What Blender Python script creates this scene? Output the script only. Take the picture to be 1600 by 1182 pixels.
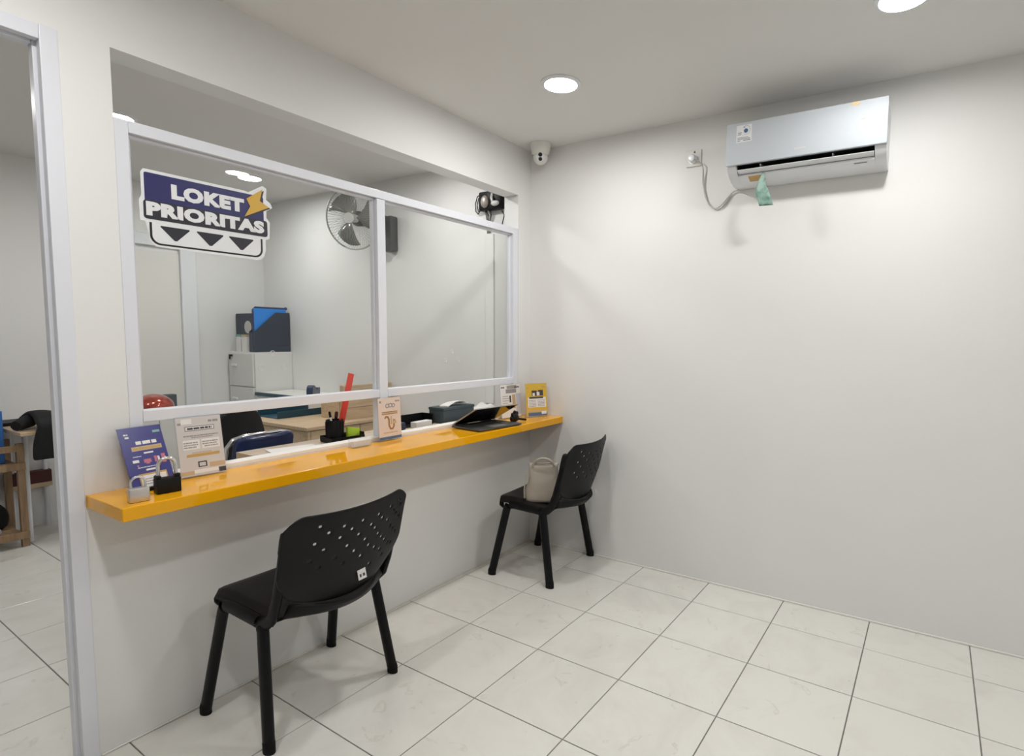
import bpy, bmesh, math, random
from mathutils import Vector, Matrix
random.seed(7)
for o in list(bpy.data.objects): bpy.data.objects.remove(o)
S = bpy.context.scene
COL = S.collection
PI = math.pi

# ------------------------------------------------------------------ camera
cam_d = bpy.data.cameras.new('camera'); cam = bpy.data.objects.new('camera', cam_d); COL.objects.link(cam)
yaw, pitch, roll = 1.025, -0.0789, 0.0105
cyw, syw, cp, sp = math.cos(yaw), math.sin(yaw), math.cos(pitch), math.sin(pitch)
fw = Vector((syw*cp, cyw*cp, sp)); rt = Vector((cyw, -syw, 0)); up = rt.cross(fw)
r2 = rt*math.cos(roll)+up*math.sin(roll); u2 = -rt*math.sin(roll)+up*math.cos(roll)
M = Matrix((r2, u2, -fw)).transposed().to_4x4(); M.translation = (-2.9898, -2.1904, 1.3622)
cam.matrix_world = M
cam_d.sensor_fit = 'HORIZONTAL'; cam_d.sensor_width = 36; cam_d.lens = 36*878.236/1600
cam_d.shift_x = -(903.71-800)/1600; cam_d.shift_y = (596.77-591)/1600
cam_d.clip_start = 0.02
S.camera = cam
# ------------------------------------------------------------------ world / exposure
w = bpy.data.worlds.new('world'); S.world = w; w.use_nodes = True
w.node_tree.nodes['Background'].inputs[0].default_value = (0.9, 0.95, 1.0, 1)
w.node_tree.nodes['Background'].inputs[1].default_value = 0.05
S.view_settings.view_transform = 'Standard'; S.view_settings.look = 'None'
S.view_settings.exposure = 0.0; S.view_settings.gamma = 1; S.view_settings.use_curve_mapping = False
LAMP = 202.0          # emission of the ceiling downlights
OFFICE_LAMP = 138.0
H = 2.54             # ceiling height

# ------------------------------------------------------------------ materials
def mat(name, col, rough=0.5, metal=0.0, noise=0.0, nscale=20.0, bump=0.0, bscale=80.0, coat=0.0, spec=0.5, alt=None, stretch=None):
    m = bpy.data.materials.new(name); m.use_nodes = True
    nt = m.node_tree; b = nt.nodes['Principled BSDF']
    b.inputs['Base Color'].default_value = (*col, 1); b.inputs['Roughness'].default_value = rough
    b.inputs['Metallic'].default_value = metal; b.inputs['Coat Weight'].default_value = coat
    b.inputs['Coat Roughness'].default_value = 0.05; b.inputs['Specular IOR Level'].default_value = spec
    tc = nt.nodes.new('ShaderNodeTexCoord'); src = tc.outputs['Object']
    if stretch:
        mp = nt.nodes.new('ShaderNodeMapping'); mp.inputs['Scale'].default_value = stretch
        nt.links.new(src, mp.inputs[0]); src = mp.outputs[0]
    n = nt.nodes.new('ShaderNodeTexNoise'); n.inputs['Scale'].default_value = nscale; n.inputs['Detail'].default_value = 5
    nt.links.new(src, n.inputs['Vector'])
    if noise > 0 or alt:
        r = nt.nodes.new('ShaderNodeValToRGB')
        a = alt if alt else tuple(c*(1-noise) for c in col)
        r.color_ramp.elements[0].color = (*a, 1); r.color_ramp.elements[1].color = (*col, 1)
        r.color_ramp.elements[0].position = 0.3; r.color_ramp.elements[1].position = 0.62
        nt.links.new(n.outputs['Fac'], r.inputs[0]); nt.links.new(r.outputs[0], b.inputs['Base Color'])
    if bump > 0:
        n2 = nt.nodes.new('ShaderNodeTexNoise'); n2.inputs['Scale'].default_value = bscale; n2.inputs['Detail'].default_value = 4
        nt.links.new(src, n2.inputs['Vector'])
        bp = nt.nodes.new('ShaderNodeBump'); bp.inputs['Strength'].default_value = bump; bp.inputs['Distance'].default_value = 0.003
        nt.links.new(n2.outputs['Fac'], bp.inputs['Height']); nt.links.new(bp.outputs[0], b.inputs['Normal'])
    return m
def clear(name, tint=(1, 1, 1), base=0.04, top=0.9):
    m = bpy.data.materials.new(name); m.use_nodes = True; nt = m.node_tree
    nt.nodes.remove(nt.nodes['Principled BSDF']); out = nt.nodes['Material Output']
    t = nt.nodes.new('ShaderNodeBsdfTransparent'); t.inputs[0].default_value = (*tint, 1)
    g = nt.nodes.new('ShaderNodeBsdfGlossy'); g.inputs['Roughness'].default_value = 0.0
    lw = nt.nodes.new('ShaderNodeLayerWeight'); lw.inputs[0].default_value = 0.5
    p = nt.nodes.new('ShaderNodeMath'); p.operation = 'POWER'; p.inputs[1].default_value = 5
    a = nt.nodes.new('ShaderNodeMath'); a.operation = 'MULTIPLY_ADD'; a.inputs[1].default_value = top; a.inputs[2].default_value = base
    mx = nt.nodes.new('ShaderNodeMixShader')
    nt.links.new(lw.outputs['Facing'], p.inputs[0]); nt.links.new(p.outputs[0], a.inputs[0]); nt.links.new(a.outputs[0], mx.inputs[0])
    nt.links.new(t.outputs[0], mx.inputs[1]); nt.links.new(g.outputs[0], mx.inputs[2]); nt.links.new(mx.outputs[0], out.inputs[0])
    return m
def emit(name, col, s):
    m = bpy.data.materials.new(name); m.use_nodes = True; nt = m.node_tree
    b = nt.nodes['Principled BSDF']; b.inputs['Base Color'].default_value = (0.9, 0.9, 0.9, 1)
    b.inputs['Emission Color'].default_value = (*col, 1); b.inputs['Emission Strength'].default_value = s
    return m
def tile_mat():
    m = bpy.data.materials.new('porcelain_tile'); m.use_nodes = True; nt = m.node_tree; b = nt.nodes['Principled BSDF']
    b.inputs['Roughness'].default_value = 0.16
    geo = nt.nodes.new('ShaderNodeNewGeometry'); oi = nt.nodes.new('ShaderNodeObjectInfo')
    add = nt.nodes.new('ShaderNodeVectorMath'); add.operation = 'MULTIPLY_ADD'
    comb = nt.nodes.new('ShaderNodeCombineXYZ'); nt.links.new(oi.outputs['Random'], comb.inputs[0]); nt.links.new(oi.outputs['Random'], comb.inputs[1])
    nt.links.new(comb.outputs[0], add.inputs[0]); add.inputs[1].default_value = (9, 7, 5); nt.links.new(geo.outputs['Position'], add.inputs[2])
    n = nt.nodes.new('ShaderNodeTexNoise'); n.inputs['Scale'].default_value = 3.2; n.inputs['Detail'].default_value = 8; n.inputs['Roughness'].default_value = 0.65; n.inputs['Distortion'].default_value = 1.2
    nt.links.new(add.outputs[0], n.inputs['Vector'])
    r = nt.nodes.new('ShaderNodeValToRGB'); e = r.color_ramp.elements
    e[0].position = 0.30; e[0].color = (0.685, 0.668, 0.625, 1); e[1].position = 0.56; e[1].color = (0.745, 0.735, 0.69, 1)
    nt.links.new(n.outputs['Fac'], r.inputs[0])
    # sparse thin veins
    n2 = nt.nodes.new('ShaderNodeTexNoise'); n2.inputs['Scale'].default_value = 6.0; n2.inputs['Detail'].default_value = 6; n2.inputs['Distortion'].default_value = 2.0
    nt.links.new(add.outputs[0], n2.inputs['Vector'])
    r2 = nt.nodes.new('ShaderNodeValToRGB'); q = r2.color_ramp.elements
    q[0].position = 0.655; q[0].color = (1, 1, 1, 1); q[1].position = 0.69; q[1].color = (0.90, 0.88, 0.85, 1)
    z = q.new(0.72); z.color = (1, 1, 1, 1)
    nt.links.new(n2.outputs['Fac'], r2.inputs[0])
    mx = nt.nodes.new('ShaderNodeMix'); mx.data_type = 'RGBA'; mx.blend_type = 'MULTIPLY'; mx.inputs[0].default_value = 1
    nt.links.new(r.outputs[0], mx.inputs[6]); nt.links.new(r2.outputs[0], mx.inputs[7]); nt.links.new(mx.outputs[2], b.inputs['Base Color'])
    return m
MT = dict(
    wall=mat('painted_plaster', (0.80, 0.798, 0.785), 0.55, noise=0.02, nscale=1.5, bump=0.12, bscale=60),
    ceil=mat('ceiling_paint', (0.76, 0.755, 0.735), 0.7, noise=0.02, nscale=2),
    tile=tile_mat(), grout=mat('grout', (0.24, 0.22, 0.20), 0.9, noise=0.3, nscale=30),
    alu=mat('white_aluminium', (0.76, 0.775, 0.83), 0.32, spec=0.5),
    caulk=mat('white_caulk', (0.82, 0.80, 0.76), 0.6),
    yellow=mat('yellow_laminate', (0.90, 0.42, 0.006), 0.07, coat=0.1, spec=0.35, noise=0.04, nscale=3),
    glass=clear('window_glass', (0.985, 0.995, 0.99), 0.021, 0.8), acrylic=clear('clear_acrylic', (0.96, 0.97, 0.98), 0.06, 0.9),
    black=mat('black_plastic', (0.007, 0.007, 0.008), 0.46, noise=0.2, nscale=60, bump=0.05, bscale=400, spec=0.22),
    blackm=mat('black_metal', (0.004, 0.004, 0.005), 0.38, spec=0.2), rubber=mat('black_rubber', (0.005, 0.005, 0.005), 0.7, spec=0.2),
    white=mat('white_plastic', (0.80, 0.82, 0.85), 0.28), offw=mat('off_white_plastic', (0.78, 0.77, 0.73), 0.35),
    acpanel=mat('glossy_white_panel', (0.565, 0.605, 0.645), 0.5, spec=0.2), dark=mat('dark_void', (0.012, 0.012, 0.014), 0.6),
    chrome=mat('chrome', (0.78, 0.78, 0.78), 0.12, 1.0), steel=mat('brushed_steel', (0.55, 0.53, 0.50), 0.35, 1.0, noise=0.1, nscale=80),
    grey=mat('dark_grey_plastic', (0.07, 0.07, 0.068), 0.5), lgrey=mat('light_grey_metal', (0.70, 0.70, 0.68), 0.4),
    navy=mat('navy_vinyl', (0.010, 0.022, 0.085), 0.22, coat=0.3), navyb=mat('navy_board', (0.016, 0.026, 0.055), 0.5, noise=0.2, nscale=10),
    blue=mat('bright_blue', (0.01, 0.22, 0.72), 0.4), cblue=mat('box_blue', (0.03, 0.14, 0.42), 0.5), teal=mat('dark_teal', (0.012, 0.06, 0.095), 0.45),
    pnavy=mat('print_navy', (0.035, 0.035, 0.20), 0.25), snavy=mat('sticker_navy', (0.022, 0.022, 0.12), 0.35), sdark=mat('sticker_charcoal', (0.022, 0.022, 0.032), 0.35),
    swhite=mat('sticker_white', (0.80, 0.81, 0.82), 0.4), syellow=mat('sticker_gold', (0.66, 0.40, 0.06), 0.4), sblack=mat('sticker_black', (0.006, 0.006, 0.007), 0.35),
    paper=mat('paper_white', (0.78, 0.76, 0.74), 0.6), paperg=mat('paper_warm', (0.60, 0.57, 0.56), 0.55), pinkp=mat('paper_blush', (0.72, 0.60, 0.53), 0.5),
    gold=mat('print_gold', (0.52, 0.33, 0.10), 0.5), tan=mat('print_tan', (0.55, 0.40, 0.24), 0.5), ink=mat('print_ink', (0.05, 0.045, 0.05), 0.5), inkg=mat('print_grey', (0.30, 0.28, 0.29), 0.5),
    pink=mat('print_pink', (0.50, 0.15, 0.22), 0.5), mint=mat('print_mint', (0.20, 0.42, 0.36), 0.5), pyellow=mat('print_yellow', (0.66, 0.42, 0.04), 0.4), plav=mat('print_lavender', (0.55, 0.56, 0.66), 0.5),
    silver=mat('satin_silver', (0.60, 0.57, 0.54), 0.35, 0.7), smoke=mat('smoke_grey', (0.40, 0.36, 0.33), 0.4, 0.4),
    leather=mat('beige_leather', (0.42, 0.37, 0.31), 0.45, noise=0.15, nscale=8, bump=0.25, bscale=120),
    red=mat('red_metallic', (0.38, 0.035, 0.012), 0.18, 0.35, coat=0.8), redp=mat('red_plastic', (0.75, 0.05, 0.03), 0.3), maroon=mat('maroon_board', (0.07, 0.012, 0.010), 0.5),
    wood=mat('pale_wood', (0.62, 0.47, 0.31), 0.45, alt=(0.50, 0.36, 0.22), nscale=6, stretch=(1, 9, 9), bump=0.08), woodd=mat('pine_wood', (0.36, 0.24, 0.14), 0.55, alt=(0.24, 0.15, 0.08), nscale=7, stretch=(8, 8, 1), bump=0.1),
    ptop=mat('pale_laminate', (0.60, 0.48, 0.36), 0.35, alt=(0.52, 0.40, 0.29), nscale=5, stretch=(1, 8, 8)),
    green=mat('lime_paper', (0.42, 0.60, 0.02), 0.5), tgreen=mat('pale_green_tag', (0.34, 0.52, 0.44), 0.5, alt=(0.09, 0.21, 0.18), nscale=32), tape=mat('tan_tape', (0.55, 0.36, 0.12), 0.5), ytape=mat('pale_tape', (0.78, 0.62, 0.36), 0.5),
    slate=mat('slate_board', (0.055, 0.075, 0.085), 0.55), cloth=mat('black_cloth', (0.006, 0.006, 0.007), 0.9, bump=0.4, bscale=60), gcloth=mat('grey_cloth', (0.40, 0.40, 0.43), 0.9, bump=0.4, bscale=50),
    screen=mat('dark_screen', (0.008, 0.008, 0.010), 0.06), cable=mat('grey_cable', (0.50, 0.48, 0.45), 0.5), bcable=mat('black_cable', (0.01, 0.01, 0.01), 0.45),
    copper=mat('copper_print', (0.35, 0.18, 0.06), 0.5), cyan=mat('print_slate_blue', (0.08, 0.14, 0.26), 0.4), wire=mat('guard_wire', (0.60, 0.60, 0.58), 0.25, 0.8), blade=mat('fan_blade', (0.22, 0.22, 0.21), 0.2, coat=0.4),
    lamp=emit('lamp_diffuser', (1.0, 0.985, 0.965), LAMP), lampo=emit('office_lamp_diffuser', (1.0, 0.99, 0.97), OFFICE_LAMP),
)

# ------------------------------------------------------------------ mesh builder
class MB:
    def __init__(s): s.b = bmesh.new()
    def box(s, x0, x1, y0, y1, z0, z1, bev=0.0, seg=2, m=None):
        r = bmesh.ops.create_cube(s.b, size=1)['verts']
        c = Vector(((x0+x1)/2, (y0+y1)/2, (z0+z1)/2)); d = Vector((abs(x1-x0), abs(y1-y0), abs(z1-z0)))
        for v in r: v.co = Vector((v.co.x*d.x, v.co.y*d.y, v.co.z*d.z))+c
        if bev > 0:
            es = list({e for v in r for e in v.link_edges})
            q = bmesh.ops.bevel(s.b, geom=es, offset=bev, segments=seg, affect='EDGES', profile=0.5)
            r = list({v for f in q['faces'] for v in f.verts} | {v for v in r if v.is_valid})
        if m is not None:
            for v in r: v.co = m @ v.co
        return s
    def tube(s, pts, r, seg=8, ry=None, ref=None, caps=True):
        pts = [Vector(p) for p in pts]; n = len(pts); rings = []
        rs = r if isinstance(r, (list, tuple)) else [r]*n
        prev = None
        for i in range(n):
            t = (pts[min(i+1, n-1)]-pts[max(i-1, 0)]).normalized()
            if ref is not None: a = Vector(ref)
            elif prev is not None: a = prev
            else: a = Vector((0, 0, 1)) if abs(t.z) < 0.9 else Vector((1, 0, 0))
            a = (a-t*a.dot(t)).normalized(); b = t.cross(a); prev = a
            k = (ry/rs[0] if ry else 1)
            rings.append([s.b.verts.new(pts[i]+a*rs[i]*math.cos(2*PI*j/seg)+b*rs[i]*k*math.sin(2*PI*j/seg)) for j in range(seg)])
        for i in range(n-1):
            for j in range(seg):
                s.b.faces.new((rings[i][j], rings[i][(j+1) % seg], rings[i+1][(j+1) % seg], rings[i+1][j]))
        if caps: s.b.faces.new(rings[0][::-1]); s.b.faces.new(rings[-1])
        return s
    def loop(s, c, ax, rad, r, n=40, seg=6, a0=0, a1=2*PI):
        c = Vector(c); ax = Vector(ax).normalized(); t = Vector((0, 0, 1)) if abs(ax.z) < 0.9 else Vector((1, 0, 0))
        u = (t-ax*t.dot(ax)).normalized(); v = ax.cross(u)
        full = abs(a1-a0-2*PI) < 1e-6; rings = []
        for i in range(n + (0 if full else 1)):
            a = a0+(a1-a0)*i/n; d = u*math.cos(a)+v*math.sin(a)
            rings.append([s.b.verts.new(c+d*(rad+r*math.cos(2*PI*j/seg))+ax*r*math.sin(2*PI*j/seg)) for j in range(seg)])
        m = len(rings)
        for i in range(m if full else m-1):
            for j in range(seg):
                s.b.faces.new((rings[i][j], rings[i][(j+1) % seg], rings[(i+1) % m][(j+1) % seg], rings[(i+1) % m][j]))
        return s
    def lathe(s, prof, c=(0, 0, 0), ax=(0, 0, 1), seg=24):
        c = Vector(c); ax = Vector(ax).normalized(); t = Vector((1, 0, 0)) if abs(ax.x) < 0.9 else Vector((0, 1, 0))
        u = (t-ax*t.dot(ax)).normalized(); v = ax.cross(u); rings = []
        for (r, h) in prof:
            if r < 1e-6: rings.append([s.b.verts.new(c+ax*h)])
            else: rings.append([s.b.verts.new(c+ax*h+(u*math.cos(2*PI*j/seg)+v*math.sin(2*PI*j/seg))*r) for j in range(seg)])
        for a, b in zip(rings, rings[1:]):
            for j in range(seg):
                k = (j+1) % seg
                if len(a) == 1 and len(b) == 1: continue
                if len(a) == 1: s.b.faces.new((a[0], b[k], b[j]))
                elif len(b) == 1: s.b.faces.new((a[j], a[k], b[0]))
                else: s.b.faces.new((a[j], a[k], b[k], b[j]))
        return s
    def prism(s, poly, o, u, v, n, d):
        """polygon in (u,v) at origin o, extruded d along n"""
        o, u, v, n = Vector(o), Vector(u), Vector(v), Vector(n)
        A = [s.b.verts.new(o+u*p[0]+v*p[1]) for p in poly]; B = [s.b.verts.new(o+u*p[0]+v*p[1]+n*d) for p in poly]
        s.b.faces.new(A[::-1]); s.b.faces.new(B)
        for i in range(len(poly)):
            j = (i+1) % len(poly); s.b.faces.new((A[i], A[j], B[j], B[i]))
        return s
    def grid(s, f, nu, nv, skip=()):
        V = [[s.b.verts.new(f(i/nu, j/nv)) for j in range(nv+1)] for i in range(nu+1)]
        for i in range(nu):
            for j in range(nv):
                if (i, j) in skip: continue
                s.b.faces.new((V[i][j], V[i+1][j], V[i+1][j+1], V[i][j+1]))
        return s
    def sphere(s, c, r, sc=(1, 1, 1), seg=20, m=None):
        q = bmesh.ops.create_uvsphere(s.b, u_segments=seg, v_segments=max(8, seg//2), radius=r)['verts']
        for v in q:
            v.co = Vector((v.co.x*sc[0], v.co.y*sc[1], v.co.z*sc[2]))
            if m is not None: v.co = m @ v.co
            v.co += Vector(c)
        return s
    def build(s, name, m, parent=None, smooth=False, fixn=True):
        if fixn: bmesh.ops.recalc_face_normals(s.b, faces=s.b.faces[:])
        me = bpy.data.meshes.new(name); s.b.to_mesh(me); s.b.free()
        me.materials.append(MT[m] if isinstance(m, str) else m)
        if smooth:
            for p in me.polygons: p.use_smooth = True
            if smooth != 'all':
                try: me.set_sharp_from_angle(angle=math.radians(40))
                except Exception: pass
        o = bpy.data.objects.new(name, me); COL.objects.link(o)
        if parent is not None: o.parent = parent
        return o
def B(name, m, parent, *a, bev=0.0, **k):
    mb = MB(); mb.box(*a, bev=bev); return mb.build(name, m, parent, **k)
def tag(o, label=None, cat=None, group=None, kind=None):
    if label: o['label'] = label
    if cat: o['category'] = cat
    if group: o['group'] = group
    if kind: o['kind'] = kind
    return o
def thing(name, label, cat, loc=(0, 0, 0), rz=0, group=None):
    o = bpy.data.objects.new(name, None); COL.objects.link(o); o.location = loc; o.rotation_euler = (0, 0, rz); o.empty_display_size = 0.05
    return tag(o, label, cat, group)
def struct(name, o=None, loc=(0, 0, 0)):
    if o is None:
        o = bpy.data.objects.new(name, None); COL.objects.link(o); o.location = loc; o.empty_display_size = 0.05
    o['kind'] = 'structure'; return o
def dup(o, parent=None):
    c = o.copy(); COL.objects.link(c)
    if parent is not None: c.parent = parent
    for ch in list(o.children): dup(ch, c)
    return c
def text(name, s, m, parent, size, loc, rot, thick=0.0, ext=0.0004, sx=1.0, align='LEFT', fit=None):
    cu = bpy.data.curves.new(name, 'FONT'); cu.body = s; cu.size = size; cu.offset = thick; cu.extrude = ext; cu.align_x = align; cu.space_character = 1.09; cu.resolution_u = 3
    t = bpy.data.objects.new(name, cu); COL.objects.link(t)
    dg = bpy.context.evaluated_depsgraph_get(); me = bpy.data.meshes.new_from_object(t.evaluated_get(dg)); bpy.data.objects.remove(t)
    if fit:
        xs = [v.co.x for v in me.vertices]; ys = [v.co.y for v in me.vertices]; x0, x1, y0, y1 = min(xs), max(xs), min(ys), max(ys)
        for v in me.vertices:
            v.co.x = (v.co.x-x0)/(x1-x0)*fit[0]; v.co.y = (v.co.y-y0)/(y1-y0)*fit[1]
    else:
        for v in me.vertices: v.co.x *= sx
    me.materials.clear(); me.materials.append(MT[m])
    o = bpy.data.objects.new(name, me); COL.objects.link(o); o.location = loc; o.rotation_euler = rot
    if parent is not None: o.parent = parent
    return o
def rrect(x0, x1, y0, y1, r, n=5, corners=(1, 1, 1, 1)):
    P = []
    for k, (cx, cy, a) in enumerate(((x1-r, y1-r, 0), (x0+r, y1-r, 90), (x0+r, y0+r, 180), (x1-r, y0+r, 270))):
        if corners[k]:
            for i in range(n+1):
                t = math.radians(a+90*i/n); P.append((cx+r*math.cos(t), cy+r*math.sin(t)))
        else: P.append(((x1 if k in (0, 3) else x0), (y1 if k < 2 else y0)))
    return P

# ------------------------------------------------------------------ room shell
XL, YF, YB, WT = -5.0, -4.4, 3.06, 0.11
OX0, OX1, OZ0, OZ1 = -2.198, -0.128, 0.862, 2.243        # service window opening
DX0, DX1, DZ = -3.20, -2.323, 2.235                        # doorway
struct('ceiling', B('ceiling', 'ceil', None, XL-.15, 0.15, YF-.15, YB+.15, H, H+.1))
struct('wall_right', B('wall_right', 'wall', None, 0, 0.15, YF-.15, YB+.15, -0.05, H))
struct('wall_back', B('wall_back', 'wall', None, XL, 0, YB, YB+.15, -0.05, H))
struct('wall_left', B('wall_left', 'wall', None, XL-.15, XL, YF-.15, YB+.15, -0.05, H))
struct('wall_front', B('wall_front', 'wall', None, XL, 0, YF-.15, YF, -0.05, H))
mb = MB()
mb.box(XL, DX0, 0, WT, 0, H); mb.box(DX0, DX1, 0, WT, DZ, H); mb.box(DX1, OX0, 0, WT, 0, H)
mb.box(OX0, OX1, 0, WT, 0, OZ0); mb.box(OX0, OX1, 0, WT, OZ1, H); mb.box(OX1, 0, 0, WT, 0, H)
struct('wall_partition', mb.build('wall_partition', 'wall'))
floor = struct('floor', B('floor', 'grout', None, XL, 0, YF, YB, -0.06, -0.0035))
# each floor tile: 40 cm porcelain, laid slightly off the walls' direction
G0 = Vector((-0.2524, -0.4389)); GR = -0.0181; T = 0.4; GAP = 0.0022
ca, sa = math.cos(GR), math.sin(GR)
def clip(poly, axis, val, keep_less):
    out = []
    for i in range(len(poly)):
        a, b = poly[i], poly[(i+1) % len(poly)]
        da = (val-a[axis]) if keep_less else (a[axis]-val); db = (val-b[axis]) if keep_less else (b[axis]-val)
        if da >= 0: out.append(a)
        if da*db < 0:
            t = da/(da-db); out.append((a[0]+(b[0]-a[0])*t, a[1]+(b[1]-a[1])*t))
    return out
shared = {}
for i in range(-13, 3):
    for j in range(-10, 11):
        a0, b0 = i*T, j*T
        c = [(a0+GAP, b0+GAP), (a0+T-GAP, b0+GAP), (a0+T-GAP, b0+T-GAP), (a0+GAP, b0+T-GAP)]
        P = [(G0.x+ca*p-sa*q, G0.y+sa*p+ca*q) for p, q in c]
        n0 = P
        for ax, val, less in ((0, -0.001, True), (0, XL+.001, False), (1, YB-.001, True), (1, YF+.001, False)):
            P = clip(P, ax, val, less) if P else P
        if len(P) < 3: continue
        xs = [p[0] for p in P]; ys = [p[1] for p in P]
        if max(xs)-min(xs) < 0.01 or max(ys)-min(ys) < 0.01: continue
        cx, cy = sum(p[0] for p in n0)/4, sum(p[1] for p in n0)/4
        full = P == n0
        if full and 'f' in shared: me = shared['f']
        else:
            bm = bmesh.new(); e = 0.0012
            ox, oy = sum(xs)/len(xs), sum(ys)/len(ys)
            k = lambda p: (p[0]-cx+(e if p[0] < ox else -e), p[1]-cy+(e if p[1] < oy else -e))
            lo = [bm.verts.new((p[0]-cx, p[1]-cy, -0.006)) for p in P]; md = [bm.verts.new((p[0]-cx, p[1]-cy, -0.0008)) for p in P]
            hi = [bm.verts.new((*k(p), 0.0)) for p in P]
            bm.faces.new(hi); bm.faces.new(lo[::-1])
            for q in range(len(P)):
                z = (q+1) % len(P); bm.faces.new((lo[q], lo[z], md[z], md[q])); bm.faces.new((md[q], md[z], hi[z], hi[q]))
            bmesh.ops.recalc_face_normals(bm, faces=bm.faces[:])
            me = bpy.data.meshes.new('floor_tile'); bm.to_mesh(me); bm.free(); me.materials.append(MT['tile'])
            if full: shared['f'] = me
        o = bpy.data.objects.new('floor_tile', me); COL.objects.link(o); o.location = (cx, cy, 0); o.parent = floor
struct('trim_1', B('trim_1', 'caulk', None, -0.007, -0.0005, YF+.01, -0.001, 0.0005, 0.009, bev=0.002))
struct('trim_2', B('trim_2', 'caulk', None, DX1+.004, -0.008, -0.006, -0.0005, 0.0005, 0.006, bev=0.0015))

# ------------------------------------------------------------------ doorway frame and office back door
d1 = struct('door_1')
FW = 0.042
def frame_bar(parent, name, x0, x1, z0, z1, vert, inner):
    o = B(name, 'alu', parent, x0, x1, -0.006, 0.022, z0, z1, bev=0.002)
    if vert:
        B('rebate', 'alu', o, x0-(0.008 if inner == x0 else 0), x1+(0.008 if inner == x1 else 0), 0.0262, 0.058, z0, z1, bev=0.0015)
        B('groove', 'lgrey', o, x0+.003, x1-.003, 0.0222, 0.026, z0, z1)
    else:
        B('rebate', 'alu', o, x0+.009, x1-.009, 0.0262, 0.058, z0-0.008, z1, bev=0.0015); B('groove', 'lgrey', o, x0, x1, 0.0222, 0.026, z0+.003, z1-.003)
    return o
frame_bar(d1, 'door_jamb', DX1-FW, DX1-.0006, 0.0005, DZ-.0006, True, DX1-FW)
frame_bar(d1, 'door_jamb', DX0+.0006, DX0+FW, 0.0005, DZ-.0006, True, DX0+FW)
frame_bar(d1, 'door_head', DX0+FW+.0004, DX1-FW-.0004, DZ-FW, DZ-.0006, False, 0)
d2 = struct('door_2')
B('door_leaf', 'offw', d2, -1.30, -0.70, YB-.012, YB-.001, 0.004, 2.01, bev=0.002)
B('door_jamb', 'white', d2, -0.70, -0.585, YB-.035, YB-.001, 0.0005, 2.05, bev=0.004)
B('door_jamb', 'white', d2, -1.41, -1.30, YB-.035, YB-.001, 0.0005, 2.05, bev=0.004)
B('door_head', 'white', d2, -1.41, -0.585, YB-.035, YB-.001, 2.051, 2.14, bev=0.004)

# ------------------------------------------------------------------ service window: aluminium frame, panes
w1 = struct('window_1')
ZT, ZB0, ZB1 = 2.036, 1.066, 1.104
FD = 0.055
B('window_post', 'alu', w1, OX0+.0006, -2.160, 0.0, FD, OZ0+.016, ZT, bev=0.002)
B('window_post', 'alu', w1, -1.202, -1.155, 0.0, FD, OZ0+.016, ZT-.040, bev=0.002)
B('window_post', 'alu', w1, -0.176, OX1-.0006, 0.0, FD, OZ0+.016, ZT, bev=0.002)
B('window_rail', 'alu', w1, -2.1595, -0.1765, 0.0, FD, ZT-.038, ZT, bev=0.002)
for a, b in ((-2.1595, -1.2025), (-1.1545, -0.1765)):
    B('window_rail', 'alu', w1, a, b, 0.0, FD, ZB0, ZB1, bev=0.002)
    B('glazing_bead', 'alu', w1, a, b, 0.020, 0.040, ZT-.049, ZT-.0385, bev=0.001)
    B('glazing_bead', 'alu', w1, a, a+.010, 0.020, 0.040, ZB1+.001, ZT-.0495, bev=0.001)
    B('glazing_bead', 'alu', w1, b-.010, b, 0.020, 0.040, ZB1+.001, ZT-.0495, bev=0.001)
B('window_sill', 'caulk', w1, OX0+.0006, OX1-.0006, 0.0005, FD+.004, OZ0+.0002, OZ0+.0155, bev=0.002)
GY = 0.030
def holed_pane(x0, x1, z0, z1, holes, r):
    mb = MB(); bm = mb.b
    # pane with three round speech holes
    outer = [(x0, z0), (x1, z0), (x1, z1), (x0, z1)]
    es = []
    def ring(pts):
        vs = [bm.verts.new((p[0], GY-.0025, p[1])) for p in pts]
        return [bm.edges.new((vs[i], vs[(i+1) % len(vs)])) for i in range(len(vs))]
    es += ring(outer)
    for hx, hz in holes: es += ring([(hx+r*math.cos(2*PI*k/14), hz+r*math.sin(2*PI*k/14)) for k in range(14)])
    bmesh.ops.triangle_fill(bm, use_beauty=True, use_dissolve=False, edges=es)
    # remove faces that fill the holes
    kill = [f for f in bm.faces if any((f.calc_center_median().x-hx)**2+(f.calc_center_median().z-hz)**2 < (r*0.97)**2 and all(((v.co.x-hx)**2+(v.co.z-hz)**2) < (r*1.01)**2 for v in f.verts) for hx, hz in holes)]
    if kill: bmesh.ops.delete(bm, geom=kill, context='FACES')
    q = bmesh.ops.extrude_face_region(bm, geom=bm.faces[:])
    for v in q['geom']:
        if isinstance(v, bmesh.types.BMVert): v.co.y += 0.005
    return mb
holed_pane(-2.158, -1.204, ZB1-.004, ZT-.040, [(-1.748, 1.229), (-1.651, 1.229), (-1.699, 1.284)], 0.011).build('glass_pane', 'glass', w1)
for hx, hz in ((-1.748, 1.229), (-1.651, 1.229), (-1.699, 1.284), (-0.739, 1.229), (-0.639, 1.229), (-0.688, 1.276)): MB().loop((hx, GY, hz), (0, 1, 0), .0112, .0014, n=24, seg=6).build('speech_hole_rim', 'lgrey', w1, True)
holed_pane(-1.153, -0.178, ZB1-.004, ZT-.040, [(-0.739, 1.229), (-0.639, 1.229), (-0.688, 1.276)], 0.011).build('glass_pane', 'glass', w1)

# ------------------------------------------------------------------ yellow counter slab
CT = 0.858
c = B('counter_shelf', 'yellow', None, DX1+.002, -0.001, -0.262, -0.0008, CT-.041, CT, bev=0.003)
tag(c, 'long glossy yellow counter shelf fixed along the wall under the service window', 'counter')

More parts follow.
